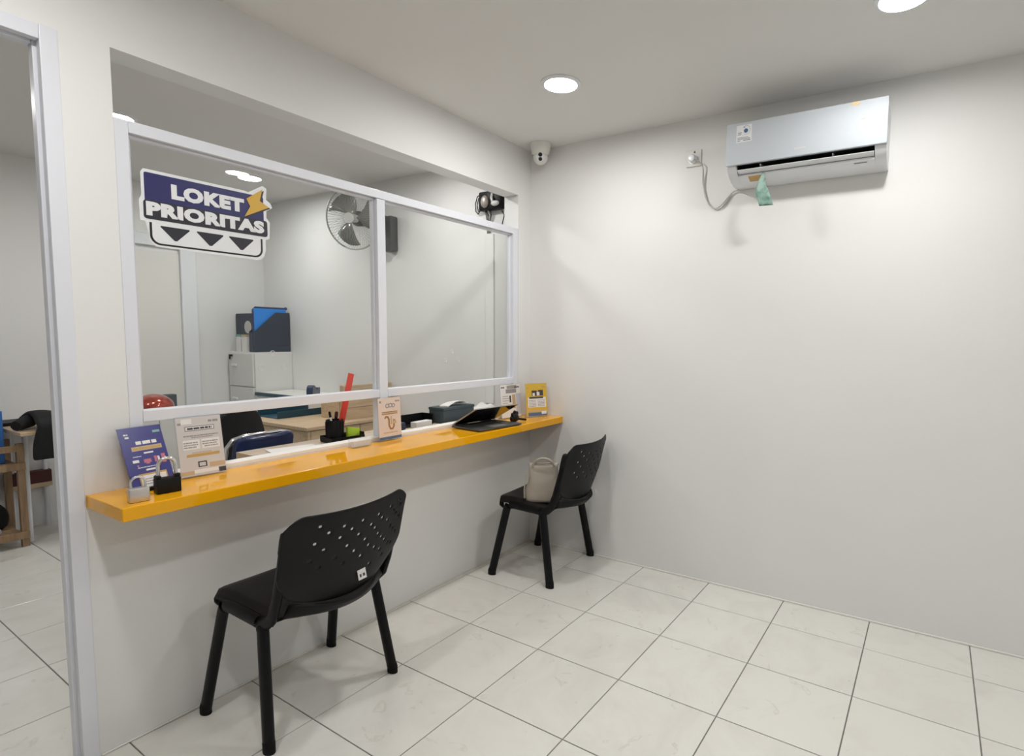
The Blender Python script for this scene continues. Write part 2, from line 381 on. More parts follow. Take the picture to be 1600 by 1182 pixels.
# ------------------------------------------------------------------ ceiling downlights
def downlight(x, y, label, m='lamp'):
    t = thing('downlight', label, 'ceiling light', (x, y, H), 0, 'round ceiling downlights')
    MB().lathe([(0.074, -0.0005), (0.092, -0.0005), (0.092, -0.005), (0.086, -0.010), (0.076, -0.012), (0.074, -0.0005)], seg=36).build('trim_ring', 'white', t, True)
    MB().lathe([(0, -0.0008), (0.0735, -0.0008), (0.0735, -0.008), (0.05, -0.0105), (0, -0.0115)], seg=36).build('diffuser', m, t, True)
downlight(-0.721, -0.70, 'lit round ceiling downlight nearest the dome camera')
downlight(-0.690, -2.08, 'lit round ceiling downlight in front of the air conditioner, cut by the top edge')
downlight(-2.62, -0.72, 'lit round ceiling downlight above the left end of the yellow counter')
downlight(-2.62, -2.08, 'lit round ceiling downlight in the middle of the waiting room')
downlight(-1.65, -3.46, 'added unseen fill downlight at the rear of the waiting room')  # unseen lamp added to lift the shade under the counter
downlight(-1.60, 1.62, 'lit round ceiling downlight in the office just above the window frame corner', 'lampo')
downlight(-0.575, 2.19, 'lit round ceiling downlight in the office seen through the left window pane', 'lampo')
downlight(-0.575, 0.62, 'added fill downlight in the office hidden just behind the window lintel', 'lampo')  # added lamp, hidden by the lintel, brightens the office's right wall
downlight(-2.60, 1.75, 'added unseen fill downlight in the office near the wooden rack', 'lampo')  # added lamp out of view, brightens the back wall behind the doorway

# ------------------------------------------------------------------ sign sticker on the glass
SY = GY-.0026
sg = thing('window_sticker', 'LOKET PRIORITAS cut-out sticker with gold lightning bolt on the glass', 'sign', (0, SY, 0))
U, V, N = (1, 0, 0), (0, 0, 1), (0, -1, 0)
def plate(parent, name, poly, m, k, th=0.0004):
    return MB().prism(poly, (0, -k*0.0004, 0), U, V, N, th).build(name, m, parent)
wb = [(-2.129, 1.733), (-2.115, 1.733), (-2.108, 1.70), (-2.105, 1.672), (-2.088, 1.652), (-1.745, 1.648), (-1.722, 1.662), (-1.714, 1.69), (-1.714, 1.729), (-1.698, 1.737), (-1.695, 1.80), (-1.708, 1.815), (-1.707, 1.842),
      (-1.684, 1.858), (-1.690, 1.874), (-1.707, 1.885), (-1.704, 1.928), (-1.720, 1.936), (-1.775, 1.900), (-1.790, 1.903), (-2.115, 1.903), (-2.123, 1.89), (-2.123, 1.815), (-2.131, 1.80)]
plate(sg, 'white_border', wb, 'swhite', 0)
plate(sg, 'blue_panel', rrect(-2.114, -1.719, 1.79, 1.893, 0.006), 'snavy', 1)
plate(sg, 'charcoal_panel', rrect(-2.119, -1.706, 1.741, 1.803, 0.010), 'sdark', 2)
o = plate(sg, 'arrow_tab', rrect(-2.104, -1.727, 1.658, 1.731, 0.03, corners=(0, 0, 1, 1)), 'sblack', 1)
MB().prism(rrect(-2.097, -1.734, 1.664, 1.731, 0.025, corners=(0, 0, 1, 1)), (0, -.0009, 0), U, V, N, .0003).build('tab_face', 'swhite', o)
for cx in (-2.028, -1.916, -1.807):
    MB().prism([(cx-.043, 1.7235), (cx-.045, 1.720), (cx-.004, 1.6785), (cx+.004, 1.6785), (cx+.045, 1.720), (cx+.043, 1.7235)], (0, -.0013, 0), U, V, N, .0003).build('arrow', 'sdark', o)
text('lettering', 'LOKET', 'swhite', sg, 0.07, (-2.036, -.0022, 1.819), (PI/2, 0, 0), 0.0047, fit=(0.243, 0.051))
text('lettering', 'PRIORITAS', 'swhite', sg, 0.07, (-2.112, -.0022, 1.752), (PI/2, 0, 0), 0.0047, fit=(0.393, 0.047))
bolt = [(-1.722, 1.921), (-1.784, 1.874), (-1.770, 1.848), (-1.793, 1.806), (-1.698, 1.857), (-1.733, 1.876)]
plate(sg, 'bolt_shadow', [(x+.006, z-.003) for x, z in bolt], 'sdark', 4)
plate(sg, 'lightning_bolt', bolt, 'syellow', 5.5)
# ------------------------------------------------------------------ chairs
def make_chair(label):
    t = thing('visitor_chair', label, 'chair', group='black visitor chairs at the counter')
    # side frames: one leg each, oval tube; feet
    for sx in (-1, 1):
        for sy in (1, -1):
            ft = Vector((sx*0.258, sy*0.190, 0.012)); tp = Vector((sx*0.228, 0.108 if sy > 0 else -0.128, 0.388 if sy > 0 else 0.380))
            lg = MB().tube([ft, ft.lerp(tp, .5), tp, tp+Vector((0, -0.008*sy, 0.016)), tp+Vector((0, -0.024*sy, 0.026)), tp+Vector((0, -0.05*sy, 0.029)), Vector((sx*.228, -.0100+.0002*sy, .413))], 0.0235, 14, ry=0.0165, ref=(0, 1, 0.35 if sy < 0 else -0.35)).build('leg', 'blackm', t, True)
            ref = (0, 1, 0)
            MB().tube([ft+Vector((0, 0, -0.0118)), ft+Vector((0, 0, 0.010)), ft.lerp(tp, .06)], 0.0243, 14, ry=0.0172, ref=ref).build('foot_cap', 'rubber', lg, True)
    MB().tube([(-.228, .06, .408), (.228, .06, .408)], 0.011, 10).build('cross_bar', 'blackm', t, True)
    MB().tube([(-.228, -.09, .405), (.228, -.09, .405)], 0.011, 10).build('cross_bar', 'blackm', t, True)
    # back posts: flat uprights rising from the rear leg tops
    for sx in (-1, 1):
        MB().tube([(sx*.226, -.10, .398), (sx*.226, -.150, .410), (sx*.226, -.178, .435), (sx*.226, -.205, .50), (sx*.226, -.240, .62), (sx*.226, -.258, .700)], 0.021, 12, ry=0.0130, ref=(0, 1, 0.3)).build('back_post', 'blackm', t, True)
    # seat: dished shell with rolled front and upturned rear lip
    def seat(u, v):
        x = (u-.5)*2
        # v from the front edge to the rear lip
        prof = [(.185, .405), (.190, .425), (.175, .440), (.10, .442), (0, .434), (-.10, .424), (-.17, .416), (-.225, .410), (-.272, .418), (-.300, .448)]
        k = v*(len(prof)-1); i = min(int(k), len(prof)-2); f = k-i
        y = prof[i][0]*(1-f)+prof[i+1][0]*f; z = prof[i][1]*(1-f)+prof[i+1][1]*f
        ax = abs(x)
        hw = 0.232
        if v > .55: hw -= 0.050*((v-.55)/.45)**2
        if v < .25: hw -= 0.020*((.25-v)/.25)**2
        y -= (0.045 if v < .5 else 0)*ax**4*(1-v*2 if v < .5 else 0)
        z += 0.014*ax**3*(1 if .2 < v < .8 else .5) - 0.030*max(0, ax-.9)/.1*(1 if v < .75 else .3)
        if v > .6: y += 0.100*ax**2*((v-.6)/.4); z += 0.022*ax**2*((v-.6)/.4)
        return Vector((x*hw, y, z))
    o = MB().grid(seat, 22, 27).build('seat', 'black', t, 'all')
    md = o.modifiers.new('thick', 'SOLIDIFY'); md.thickness = 0.008; md.offset = 0
    # backrest: curved panel pierced with diagonal rows of small holes
    NU, NV = 48, 34
    def back(u, v):
        x = (u-.5)*2; ax = abs(x)
        z = 0.450+v*(0.792-0.450); y = -0.218-0.225*(z-.455)
        hw = 0.252
        if v < .40: hw -= 0.058*((.40-v)/.40)**1.5
        if v > .90: hw -= 0.016*((v-.90)/.10)**2.2
        z -= 0.030*(max(0, ax-.78)/.22)**2*(max(0, v-.6)/.4)**2
        z -= 0.010*(1-ax**2)*v**3
        z += 0.040*(ax**2)*(1-v)**3
        y -= 0.050*(1-ax**2)
        return Vector((x*hw, y, z))
    skip = set()
    # strings of holes running down to the right
    for x, y in [(292, 340), (333, 383), (270, 436), (323, 480), (257, 542), (301, 587), (434, 326), (477, 362), (523, 397), (570, 434), (615, 466), (652, 492), (693, 518), (727, 547), (418, 409), (459, 461), (505, 497), (563, 527), (640, 592), (394, 525), (440, 557),
                 (546, 302), (600, 332), (637, 358), (673, 399), (706, 424), (735, 451), (760, 473), (785, 494), (656, 274), (690, 300), (727, 327), (755, 357), (783, 384), (812, 406), (747, 236), (774, 265), (798, 292), (828, 318), (821, 205), (851, 220)]:
        tt = (x-80)/800; u = tt*(.8+.2*tt); v = 1-(y-(320-.266*(x-80)))/560
        skip.add((min(NU-4, max(3, int(u*NU))), min(NV-4, max(3, int(v*NV)))))
    o = MB().grid(back, NU, NV, skip).build('backrest', 'black', t, 'all')
    md = o.modifiers.new('thick', 'SOLIDIFY'); md.thickness = 0.007; md.offset = 0
    md = o.modifiers.new('round', 'SUBSURF'); md.levels = 1; md.render_levels = 1
    # moulded sleeves at the top corners of the back
    for sx in (-1, 1):
        MB().tube([(sx*.226, -.250, .665), (sx*.226, -.262, .705), (sx*.226, -.268, .728), (sx*.226, -.272, .738)], [.022, .024, .022, .012], 12, ry=0.015, ref=(0, 1, .3)).build('back_sleeve', 'black', t, True)
    return t
ch1 = make_chair('black plastic visitor chair with white price tag, nearest the doorway')
ch2 = dup(ch1); ch2['label'] = 'black plastic visitor chair in the corner carrying a beige handbag'
ch1.location = (-1.773, -0.240, 0.0006); ch1.rotation_euler.z = 0.03
ch2.location = (-0.292, -0.318, 0.0006); ch2.rotation_euler.z = 0.085
# price tag on the near chair's back
tg = thing('price_tag', 'small white price tag stuck on the back of the near black chair', 'tag', (0, 0, 0)); tg.parent = None
mt = ch1.matrix_basis
def on_back(x, z):
    y = -0.218-0.225*(z-.455)-0.050*(1-(x/.24)**2); return Vector((x, y, z))
p = Matrix.Translation(ch1.location) @ Matrix.Rotation(0.03, 4, 'Z') @ on_back(0.038, 0.520)
tg.location = p
tg.rotation_euler = (-0.22, 0, 0.03+0.06); tg.scale = (1.3, 1, 1.3)
B('tag_card', 'paper', tg, -.014, .014, -.0075, -.0062, -.021, .021, bev=.0004)
MB().box(-.006, .007, -.0080, -.0076, .009, .014).box(-.009, -.003, -.0080, -.0076, -.014, -.006).box(.002, .009, -.0080, -.0076, -.014, -.006).build('tag_print', 'ink', tg)
# handbag on the far chair
hb = thing('handbag', 'beige leather handbag with looped handles leaning on the far chair seat', 'bag', (-0.415, -0.405, 0.441), -1.05)
def bag(u, v):
    a = 2*PI*u; ww = 0.098*(1-.16*v)+0.008*math.sin(6*v); dd = 0.055*(1-.72*v**1.5)
    ca_, sa_ = math.cos(a), math.sin(a); ex = 0.55
    x = ww*math.copysign(abs(ca_)**ex, ca_); y = dd*math.copysign(abs(sa_)**ex, sa_)
    z = v*0.215+0.006*math.cos(2*a)*v
    return Vector((x+0.004*math.sin(9*v+a), y+0.006*math.sin(5*v+2*a)*v-0.02*v, z))
mb = MB().grid(bag, 36, 12); bmesh.ops.remove_doubles(mb.b, verts=mb.b.verts[:], dist=1e-5)
bmesh.ops.holes_fill(mb.b, edges=[e for e in mb.b.edges if e.is_boundary], sides=0)
mb.build('bag_body', 'leather', hb, 'all')
for y0 in (-.028, -.012):
    MB().tube([(.06*math.cos(PI*k/14)*1.0, y0-.012-.012*math.sin(PI*k/14), .196+.050*math.sin(PI*k/14)) for k in range(15)], 0.0065, 8, ry=.004).build('bag_handle', 'leather', hb, True)
MB().tube([(.095, 0, .15), (.112, .01, .09), (.116, .012, .035), (.104, .008, .012)], 0.004, 6).build('bag_strap', 'leather', hb, True)
MB().box(-.085, .085, -.027, -.013, .206, .218, bev=.003).build('bag_zip_edge', 'leather', hb, True)
MB().tube([(-.092, -.03, .17), (-.10, -.045, .12), (-.106, -.05, .06), (-.104, -.045, .02)], 0.004, 6).build('bag_strap', 'leather', hb, True)

# ------------------------------------------------------------------ air conditioner
ac = thing('air_conditioner', 'white split air conditioner mounted high on the right wall', 'air conditioner', (0, -1.677, 0))
AW = 0.345
pr_body = [(-0.001, 2.395), (-0.185, 2.395), (-0.190, 2.20), (-0.178, 2.185), (-0.150, 2.160), (-0.105, 2.143), (-0.05, 2.135), (-0.001, 2.135)]
# body with a real air outlet: side cheeks + upper housing + lower lip
for y0, y1 in ((-AW, -AW+.045), (AW-.045, AW)):
    MB().prism(pr_body, (0, y0, 0), (1, 0, 0), (0, 0, 1), (0, 1, 0), y1-y0).build('end_cheek', 'white', ac, True)
MB().prism([(-0.001, 2.395), (-0.185, 2.395), (-0.189, 2.205), (-0.06, 2.215), (-0.001, 2.20)], (0, -AW+.0455, 0), (1, 0, 0), (0, 0, 1), (0, 1, 0), 2*AW-.091).build('housing', 'white', ac, True)
MB().prism([(-0.001, 2.1985), (-0.05, 2.18), (-0.148, 2.168), (-0.146, 2.158), (-0.105, 2.143), (-0.05, 2.135), (-0.001, 2.135)], (0, -AW+.0455, 0), (1, 0, 0), (0, 0, 1), (0, 1, 0), 2*AW-.091).build('bottom_tray', 'white', ac, True)
MB().prism([(-.055, 2.2135), (-.058, 2.185), (-.051, 2.185), (-.048, 2.2135)], (0, -AW+.046, 0), (1, 0, 0), (0, 0, 1), (0, 1, 0), 2*AW-.092).build('outlet_back', 'dark', ac)
for y in (-.13, .19):
    MB().prism([(-.170, 2.203), (-.150, 2.170), (-.06, 2.183), (-.06, 2.212)], (0, y-.003, 0), (1, 0, 0), (0, 0, 1), (0, 1, 0), .006).build('outlet_divider', 'white', ac)
MB().prism([(-.181, 2.182), (-.175, 2.187), (-.118, 2.1755), (-.117, 2.172), (-.150, 2.1715)], (0, -AW+.048, 0), (1, 0, 0), (0, 0, 1), (0, 1, 0), 2*AW-.096).build('air_flap', 'white', ac, True)
fp = B('front_panel', 'acpanel', ac, -.207, -.1905, -AW-.002, AW+.002, 2.203, 2.398, bev=.005, smooth=True)
MB().prism([(-.186, 2.2042), (-.06, 2.2142), (-.06, 2.2130), (-.186, 2.2030)], (0, -AW+.046, 0), (1, 0, 0), (0, 0, 1), (0, 1, 0), 2*AW-.092).build('outlet_shade', 'dark', ac)  # dark sheet under the housing stands in for shade in the outlet
MB().prism([(-.113, 2.1735), (-.051, 2.1812), (-.051, 2.1825), (-.113, 2.1750)], (0, -AW+.046, 0), (1, 0, 0), (0, 0, 1), (0, 1, 0), 2*AW-.092).build('outlet_shade', 'dark', ac)  # same painted shade over the bottom tray
for y0 in (-AW+.0458, AW-.0470): MB().prism([(-.172, 2.2025), (-.150, 2.1760), (-.06, 2.184), (-.06, 2.2125)], (0, y0, 0), (1, 0, 0), (0, 0, 1), (0, 1, 0), .0012).build('outlet_shade', 'dark', ac)  # same painted shade on the inner cheeks
# print on the panel (facing -x)
def acq(name, y0, y1, z0, z1, m, par): return B(name, m, par, -.2078, -.2072, min(y0, y1), max(y0, y1), z0, z1)
yc = 1.677
o = B('energy_label', 'white', fp, -.2076, -.2071, yc-1.452, yc-1.378, 2.305, 2.385, bev=.0002)
MB().lathe([(0, 0), (.010, 0), (.010, .0006), (0, .0006)], (-.2076, yc-1.424, 2.357), (-1, 0, 0), 20).build('label_disc', 'cyan', fp)
MB().loop((-.2078, yc-1.424, 2.360), (1, 0, 0), .020, .0006, n=24, seg=4, a0=-.3, a1=3.6).build('label_arc', 'inkg', fp)
mb = MB()
for z0, z1, a, b in ((2.348, 2.352, 1.386, 1.404), (2.340, 2.344, 1.386, 1.402), (2.326, 2.3285, 1.384, 1.436), (2.319, 2.3225, 1.384, 1.444), (2.311, 2.3145, 1.384, 1.398), (2.311, 2.316, 1.412, 1.446), (2.372, 2.377, 1.412, 1.420)):
    mb.box(-.2079, -.2076, yc-b, yc-a, z0, z1)
tag(mb.build('label_print', 'inkg', fp), kind='stuff')
mb = MB()
for k in range(7): mb.box(-.2077, -.2072, yc-1.652-k*.0072, yc-1.652-k*.0072+.005, 2.2335, 2.2405)
mb.build('brand_mark', 'lgrey', fp)
B('tape_piece', 'ytape', fp, -.2079, -.2072, yc-1.912, yc-1.880, 2.380, 2.3955)
mb = MB()
for a in range(3): mb.box(-.0008, .0, -.002, .002, -.013, .013, m=Matrix.Translation((-.2072, yc-1.930, 2.318)) @ Matrix.Rotation(a*PI/3, 4, 'X'))
mb.build('display_mark', 'swhite', fp)
mb = MB()
for k in range(5): mb.box(-.1275, -.1272, yc-1.885-k*.011, yc-1.885-k*.011+.008, 2.1480, 2.1500)
B('maker_plate', 'inkg', ac, -.1345, -.1335, yc-1.945, yc-1.893, 2.150, 2.1545); mb.b.free()
MB().prism([(-.1475, 2.1575), (-.1485, 2.1570), (-.1060, 2.1412), (-.1055, 2.1425)], (0, yc-1.500, 0), (1, 0, 0), (0, 0, 1), (0, 1, 0), .075).build('tape_strip', 'tape', ac)
# paper streamer tied to the outlet
st = thing('paper_streamer', 'pale green paper strip hanging from the air conditioner outlet', 'paper strip', (-0.150, -1.500, 2.155))
def strm(u, v):
    return Vector((-.010-.010*math.sin(v*3.2)+.012*(u-.5)*math.sin(v*4), (u-.5)*(.014+.050*min(1, v*1.8))-.012*v+.010*math.sin(v*4), -v*.150))
o = MB().grid(strm, 6, 16).build('strip', 'tgreen', st, 'all'); md = o.modifiers.new('t', 'SOLIDIFY'); md.thickness = .0008
MB().loop((-.008, 0, .002), (1, 0, 0), .006, .0012, n=12, seg=5).build('knot', 'tgreen', st, True)
# socket, plug and cable
sk = thing('power_socket', 'white square wall socket left of the air conditioner', 'socket', (-0.0005, -1.092, 2.332))
B('face_plate', 'offw', sk, -.010, 0, -.042, .042, -.044, .044, bev=.003, smooth=True)
MB().lathe([(0, .0), (.026, .0), (.026, .004), (.022, .004), (.020, .001)], (-.010, 0, -.006), (-1, 0, 0), 24).build('socket_ring', 'white', sk, True)
MB().lathe([(0, 0), (.005, 0), (.005, .002), (0, .002)], (-.010, -.006, .030), (-1, 0, 0), 12).build('indicator', 'ink', sk, True)
pc = thing('power_cable', 'grey cable with white plug drooping from socket to air conditioner', 'cable', (0, 0, 0))
MB().lathe([(0, 0), (.022, 0), (.021, .018), (.016, .028), (0, .030)], (-.0145, -1.092, 2.326), (-1, 0, 0), 20).build('plug', 'white', pc, True)
for k, dz in ((0, 0), (1, .010)):
    pts = [(-.034, -1.096, 2.318-.006*k), (-.034, -1.128, 2.304), (-.024, -1.150, 2.275), (-.012, -1.153+.004*k, 2.20), (-.010, -1.160, 2.135+dz), (-.010, -1.185, 2.080+dz-.012*k), (-.010, -1.222-.015*k, 2.052-.004*k), (-.010, -1.262-.012*k, 2.075), (-.010, -1.296-.006*k, 2.112), (-.012, -1.318, 2.128), (-.02, -1.345, 2.1305)]
    q = []
    for i in range(len(pts)-1):
        p0, p1, p2, p3 = [Vector(pts[max(0, min(len(pts)-1, i+d))]) for d in (-1, 0, 1, 2)]
        for s_ in range(5):
            t = s_/5; q.append(0.5*((2*p1)+(p2-p0)*t+(2*p0-5*p1+4*p2-p3)*t*t+(3*p1-p0-3*p2+p3)*t**3))
    q.append(Vector(pts[-1]))
    MB().tube(q, .0032, 8).build('cord', 'cable', pc, True)

# ------------------------------------------------------------------ dome camera in the ceiling corner
dc = thing('dome_camera', 'white turret security camera on the ceiling corner', 'camera', (-0.088, -0.140, H)); dc.scale = (1.27, 1.27, 1.27)
MB().lathe([(0, -.0005), (.050, -.0005), (.050, -.006), (.046, -.030), (.040, -.050), (.0395, -.056), (.036, -.050), (0, -.045)], seg=32).build('base_cone', 'offw', dc, True)
ball = MB().sphere((0, 0, -.062), .036, seg=28).build('ball', 'offw', dc, True)
aim = (Vector((-2.6, -1.3, 0.9))-Vector((-.085, -.128, H-.062))).normalized()
aim = Vector((-.80, -.52, -.22)).normalized()
c0 = Vector((0, 0, -.062))
MB().lathe([(.020, .0300), (.022, .0325), (.020, .0345), (0, .0345)], c0, aim, 24).build('face_disc', 'white', ball, True)
upv = (Vector((0, 0, 1))-aim*aim.z).normalized()
MB().lathe([(0, .0345), (.0095, .0345), (.0095, .0375), (.006, .0385), (0, .038)], c0+upv*.0095, aim, 18).build('lens', 'screen', ball, True)
MB().lathe([(0, .0345), (.0090, .0345), (.0085, .0368), (0, .0372)], c0-upv*.0105, aim, 18).build('infrared_lamp', 'dark', ball, True)

# ------------------------------------------------------------------ junction box and cables above the window
jb = thing('cable_box', 'black wiring box with loose grey cables above the right window pane', 'cable box', (0, 0, 0))
B('box_body', 'black', jb, -.050, -.0008, .205, .395, 2.200, 2.325, bev=.010, smooth=True)
MB().sphere((-.055, .335, 2.255), .03, (.6, 1.1, 1.4), 16).build('adapter', 'smoke', jb, True)
MB().sphere((-.058, .245, 2.235), .022, (.7, 1.5, .8), 14).build('connector', 'lgrey', jb, True)
MB().tube([(-.052, .275, 2.30), (-.066, .268, 2.27), (-.062, .262, 2.24)], .008, 8).build('cable_stub', 'lgrey', jb, True)
MB().tube([(-.03, .385, 2.318), (-.02, .43, 2.305), (-.012, .455, 2.26), (-.012, .450, 2.21), (-.018, .425, 2.190), (-.028, .394, 2.212)], .0035, 6).build('cable_loop', 'bcable', jb, True)
MB().tube([(-.03, .385, 2.310), (-.02, .42, 2.29), (-.014, .437, 2.25), (-.016, .422, 2.205), (-.028, .394, 2.216)], .003, 6).build('cable_loop', 'bcable', jb, True)
for k in range(4):
    y = .30+.018*k; MB().tube([(-.03, y+.01, 2.202), (-.022, y+.008-.006*k, 2.17), (-.012, y-.012*k+.03, 2.12), (-.010, y-.01*k+.03, 2.055)], .0032, 6).build('hanging_cable', 'cable' if k % 2 else 'bcable', jb, True)
for k in range(2):
    MB().tube([(-.03, .215, 2.21-.02*k), (-.02, .200-.004*k, 2.16), (-.012, .225, 2.10-.012*k), (-.012, .275, 2.075-.01*k), (-.012, .320, 2.085), (-.02, .345, 2.13), (-.03, .35, 2.199)], .0022, 6).build('cable_loop', 'bcable', jb, True)

B('trunking', 'wall', jb, -.012, -.0008, .300, .372, .90, 2.054, bev=.004)
# ------------------------------------------------------------------ wall fan in the office
wf = thing('wall_fan', 'grey wall fan with round wire guard mounted on the office wall', 'fan', (0, 0, 0))
B('wall_base', 'grey', wf, -.075, -.0008, 1.235, 1.335, 1.995, 2.255, bev=.012, smooth=True)
MB().tube([(-.05, 1.285, 2.235), (-.10, 1.34, 2.262), (-.155, 1.42, 2.235)], .018, 10).build('neck', 'grey', wf, True)
FC = Vector((-.25, 1.405, 2.215)); FA = Vector((-.93, -.33, -.15)).normalized()
MB().lathe([(0, -.115), (.040, -.11), (.055, -.08), (.055, -.03), (.045, -.02), (0, -.018)], FC, FA, 24).build('motor', 'grey', wf, True)
MB().lathe([(0, -.01), (.028, -.008), (.030, .03), (.022, .045), (0, .048)], FC, FA, 20).build('hub', 'lgrey', wf, True)
t = Vector((0, 0, 1)); fu = (t-FA*t.dot(FA)).normalized(); fv = FA.cross(fu)
for k in range(3):
    def bl(u, v, k=k):
        r = .03+.165*u; a = 2*PI*k/3+.3+(v-.5)*(1.25 if u > .3 else .7+1.8*u)+.35*u
        return FC+(fu*math.cos(a)+fv*math.sin(a))*r+FA*(.012+(v-.5)*.045)
    o = MB().grid(bl, 8, 6).build('blade', 'blade', wf, 'all'); md = o.modifiers.new('t', 'SOLIDIFY'); md.thickness = .002
gd = MB().loop(FC+FA*.02, FA, .222, .006, n=56, seg=8).build('guard_ring', 'wire', wf, True)
for side in (0, 1):
    mb = MB()
    for k in range(64):
        a = 2*PI*k/64; d = fu*math.cos(a)+fv*math.sin(a)
        pts = [FC+d*(.035+(.185)*s_/5)+FA*((.07 if side == 0 else -.04)*(1-(s_/5)**2.2)+.02*(s_/5)**2) for s_ in range(6)]
        mb.tube(pts, .0011, 4, caps=False)
    mb.build('guard_wires', 'wire', wf, fixn=False)
MB().lathe([(0, .090), (.036, .090), (.038, .082), (.036, .072), (0, .070)], FC, FA, 24).build('guard_badge', 'lgrey', wf, True)
# ribbon tied to the guard
rb = thing('paper_ribbon', 'white and green paper strip tied to the fan guard', 'paper strip', tuple(FC+FA*.055+fv*.085-fu*.06))
def rib(u, v): return Vector(((u-.5)*.020-.006*math.sin(v*3), (u-.5)*.030+.045*v, -v*.125+.008*math.sin(u*3)))
o = MB().grid(rib, 4, 10).build('strip', 'tgreen', rb, 'all'); md = o.modifiers.new('t', 'SOLIDIFY'); md.thickness = .001

# ------------------------------------------------------------------ leaflets on the counter
def words(mb, x0, x1, z0, z1, y=-.0004, gap=.35, seed=1, th=.0003):
    rnd = random.Random(seed); x = x0; h = z1-z0
    while x < x1-.002:
        wd = min(x1-x, h*rnd.uniform(.9, 3.2)); mb.box(x, x+wd, y-th, y, z0, z1); x += wd+h*gap
    return mb
def leaflet(name, label, loc, yaw_, lean, w_, h_, m, stand='acrylic', base=None, th=.0015):
    t = thing(name, label, 'leaflet', loc, yaw_, 'leaflet stands on the counter')
    R = Matrix.Rotation(-lean, 4, 'X')
    sh = MB().box(-w_/2, w_/2, -th, 0, .006, h_+.006).build('sheet', m, t); sh.matrix_basis = R
    # clear stand: back plate and a foot behind it
    mb = MB().box(-w_/2-.003, w_/2+.003, .0003, .0028, .002, h_+.010, m=R)
    d = max(.035, math.sin(lean)*h_*.55)
    mb.box(-w_/2-.003, w_/2+.003, 0.0, d, .0, .0025)
    mb.build('stand', stand, t)
    if base: B('stand_base', base, t, -w_/2-.005, w_/2+.005, -.012, .0135, .0005, .012, bev=.002)
    return t, sh
ZC = CT+.0004
def P(sh, name, m, *rects, k=1, th=.0015):
    for x0, x1, z0, z1 in rects: o = MB().box(x0, x1, -th-.0003*k-.0001, -th-.0003*(k-1)-.0001, z0, z1).build(name, m, sh)
    return o
def W(sh, name, m, *lines, k=1, th=.0015, seed=1):
    mb = MB()
    for i, (x0, x1, z0, z1) in enumerate(lines): words(mb, x0, x1, z0, z1, -th-.0003*(k-1)-.0001, seed=seed+i)
    return tag(mb.build(name, m, sh), kind='stuff')
# 1 navy leaflet
t, sh = leaflet('promo_leaflet', 'navy blue promo leaflet leaning at the left end of the counter', (-2.172, -.098, ZC), .16, .36, .128, .205, 'pnavy', base='black')
W(sh, 'headline', 'paper', (-.022, .040, .152, .163), (-.050, -.038, .186, .191), (-.048, -.037, .176, .182), seed=3)
P(sh, 'gold_banner', 'tan', (-.038, .052, .132, .146)); P(sh, 'corner_badge', 'mint', (.036, .058, .186, .194))
W(sh, 'banner_text', 'gold', (-.034, .048, .136, .142), k=2, seed=5); P(sh, 'subtitle', 'paper', (-.006, .022, .120, .125))
P(sh, 'product_row', 'pink', (-.012, .010, .090, .102), (-.006, .004, .086, .090), (.020, .028, .088, .108), (.042, .054, .082, .112), (-.034, -.030, .080, .086), k=1)
P(sh, 'product_row', 'paper', (-.044, -.026, .094, .103), (.030, .036, .090, .106), (-.012, .026, .064, .070)); P(sh, 'gold_panel', 'gold', (-.038, .046, .012, .056)); P(sh, 'white_panel', 'paper', (-.034, .042, .012, .050), k=2)
W(sh, 'small_print', 'inkg', (-.028, .010, .036, .039), (-.028, .002, .028, .031), (-.028, .014, .020, .023), k=3, seed=9); W(sh, 'caption', 'plav', (-.040, -.016, .112, .115), (-.034, .034, .075, .078), seed=4)
# 2 grey-white notice
t, sh = leaflet('notice_leaflet', 'grey white notice leaflet with gold stripe standing under the left window pane', (-2.002, -.046, ZC), -.06, .175, .142, .206, 'paperg', base=None)
P(sh, 'white_label', 'paper', (-.055, -.022, .188, .206)); W(sh, 'corner_text', 'inkg', (-.066, -.056, .186, .194), (.030, .064, .190, .198), seed=2)
P(sh, 'title_box', 'inkg', (-.046, .048, .163, .180)); P(sh, 'title_box', 'paper', (-.043, .045, .166, .177), k=2); W(sh, 'title_text', 'ink', (-.038, .040, .168, .1745), k=3, seed=6)
W(sh, 'text_line', 'inkg', (-.052, .058, .144, .148), (-.028, .040, .138, .141), seed=11)
P(sh, 'text_panel', 'paper', (-.056, -.004, .098, .132), (.002, .060, .098, .132)); W(sh, 'panel_text', 'inkg', (-.054, -.010, .120, .124), (-.054, -.008, .112, .116), (-.054, -.014, .104, .108), (.004, .056, .120, .124), (.004, .050, .112, .116), (.010, .054, .104, .108), k=2, seed=21)
P(sh, 'gold_stripe', 'gold', (-.048, .056, .072, .082)); W(sh, 'stripe_text', 'tan', (-.030, .030, .084, .088), k=1, seed=31)
P(sh, 'scan_mark', 'ink', (-.016, .012, .050, .054), (-.016, -.012, .034, .054), (.008, .012, .034, .054), (-.016, .012, .034, .037)); P(sh, 'tan_band', 'tan', (.020, .070, .030, .046), (-.070, -.030, .010, .024)); P(sh, 'dark_band', 'ink', (.048, .071, .008, .024)); P(sh, 'white_band', 'paper', (-.030, .046, .014, .026))
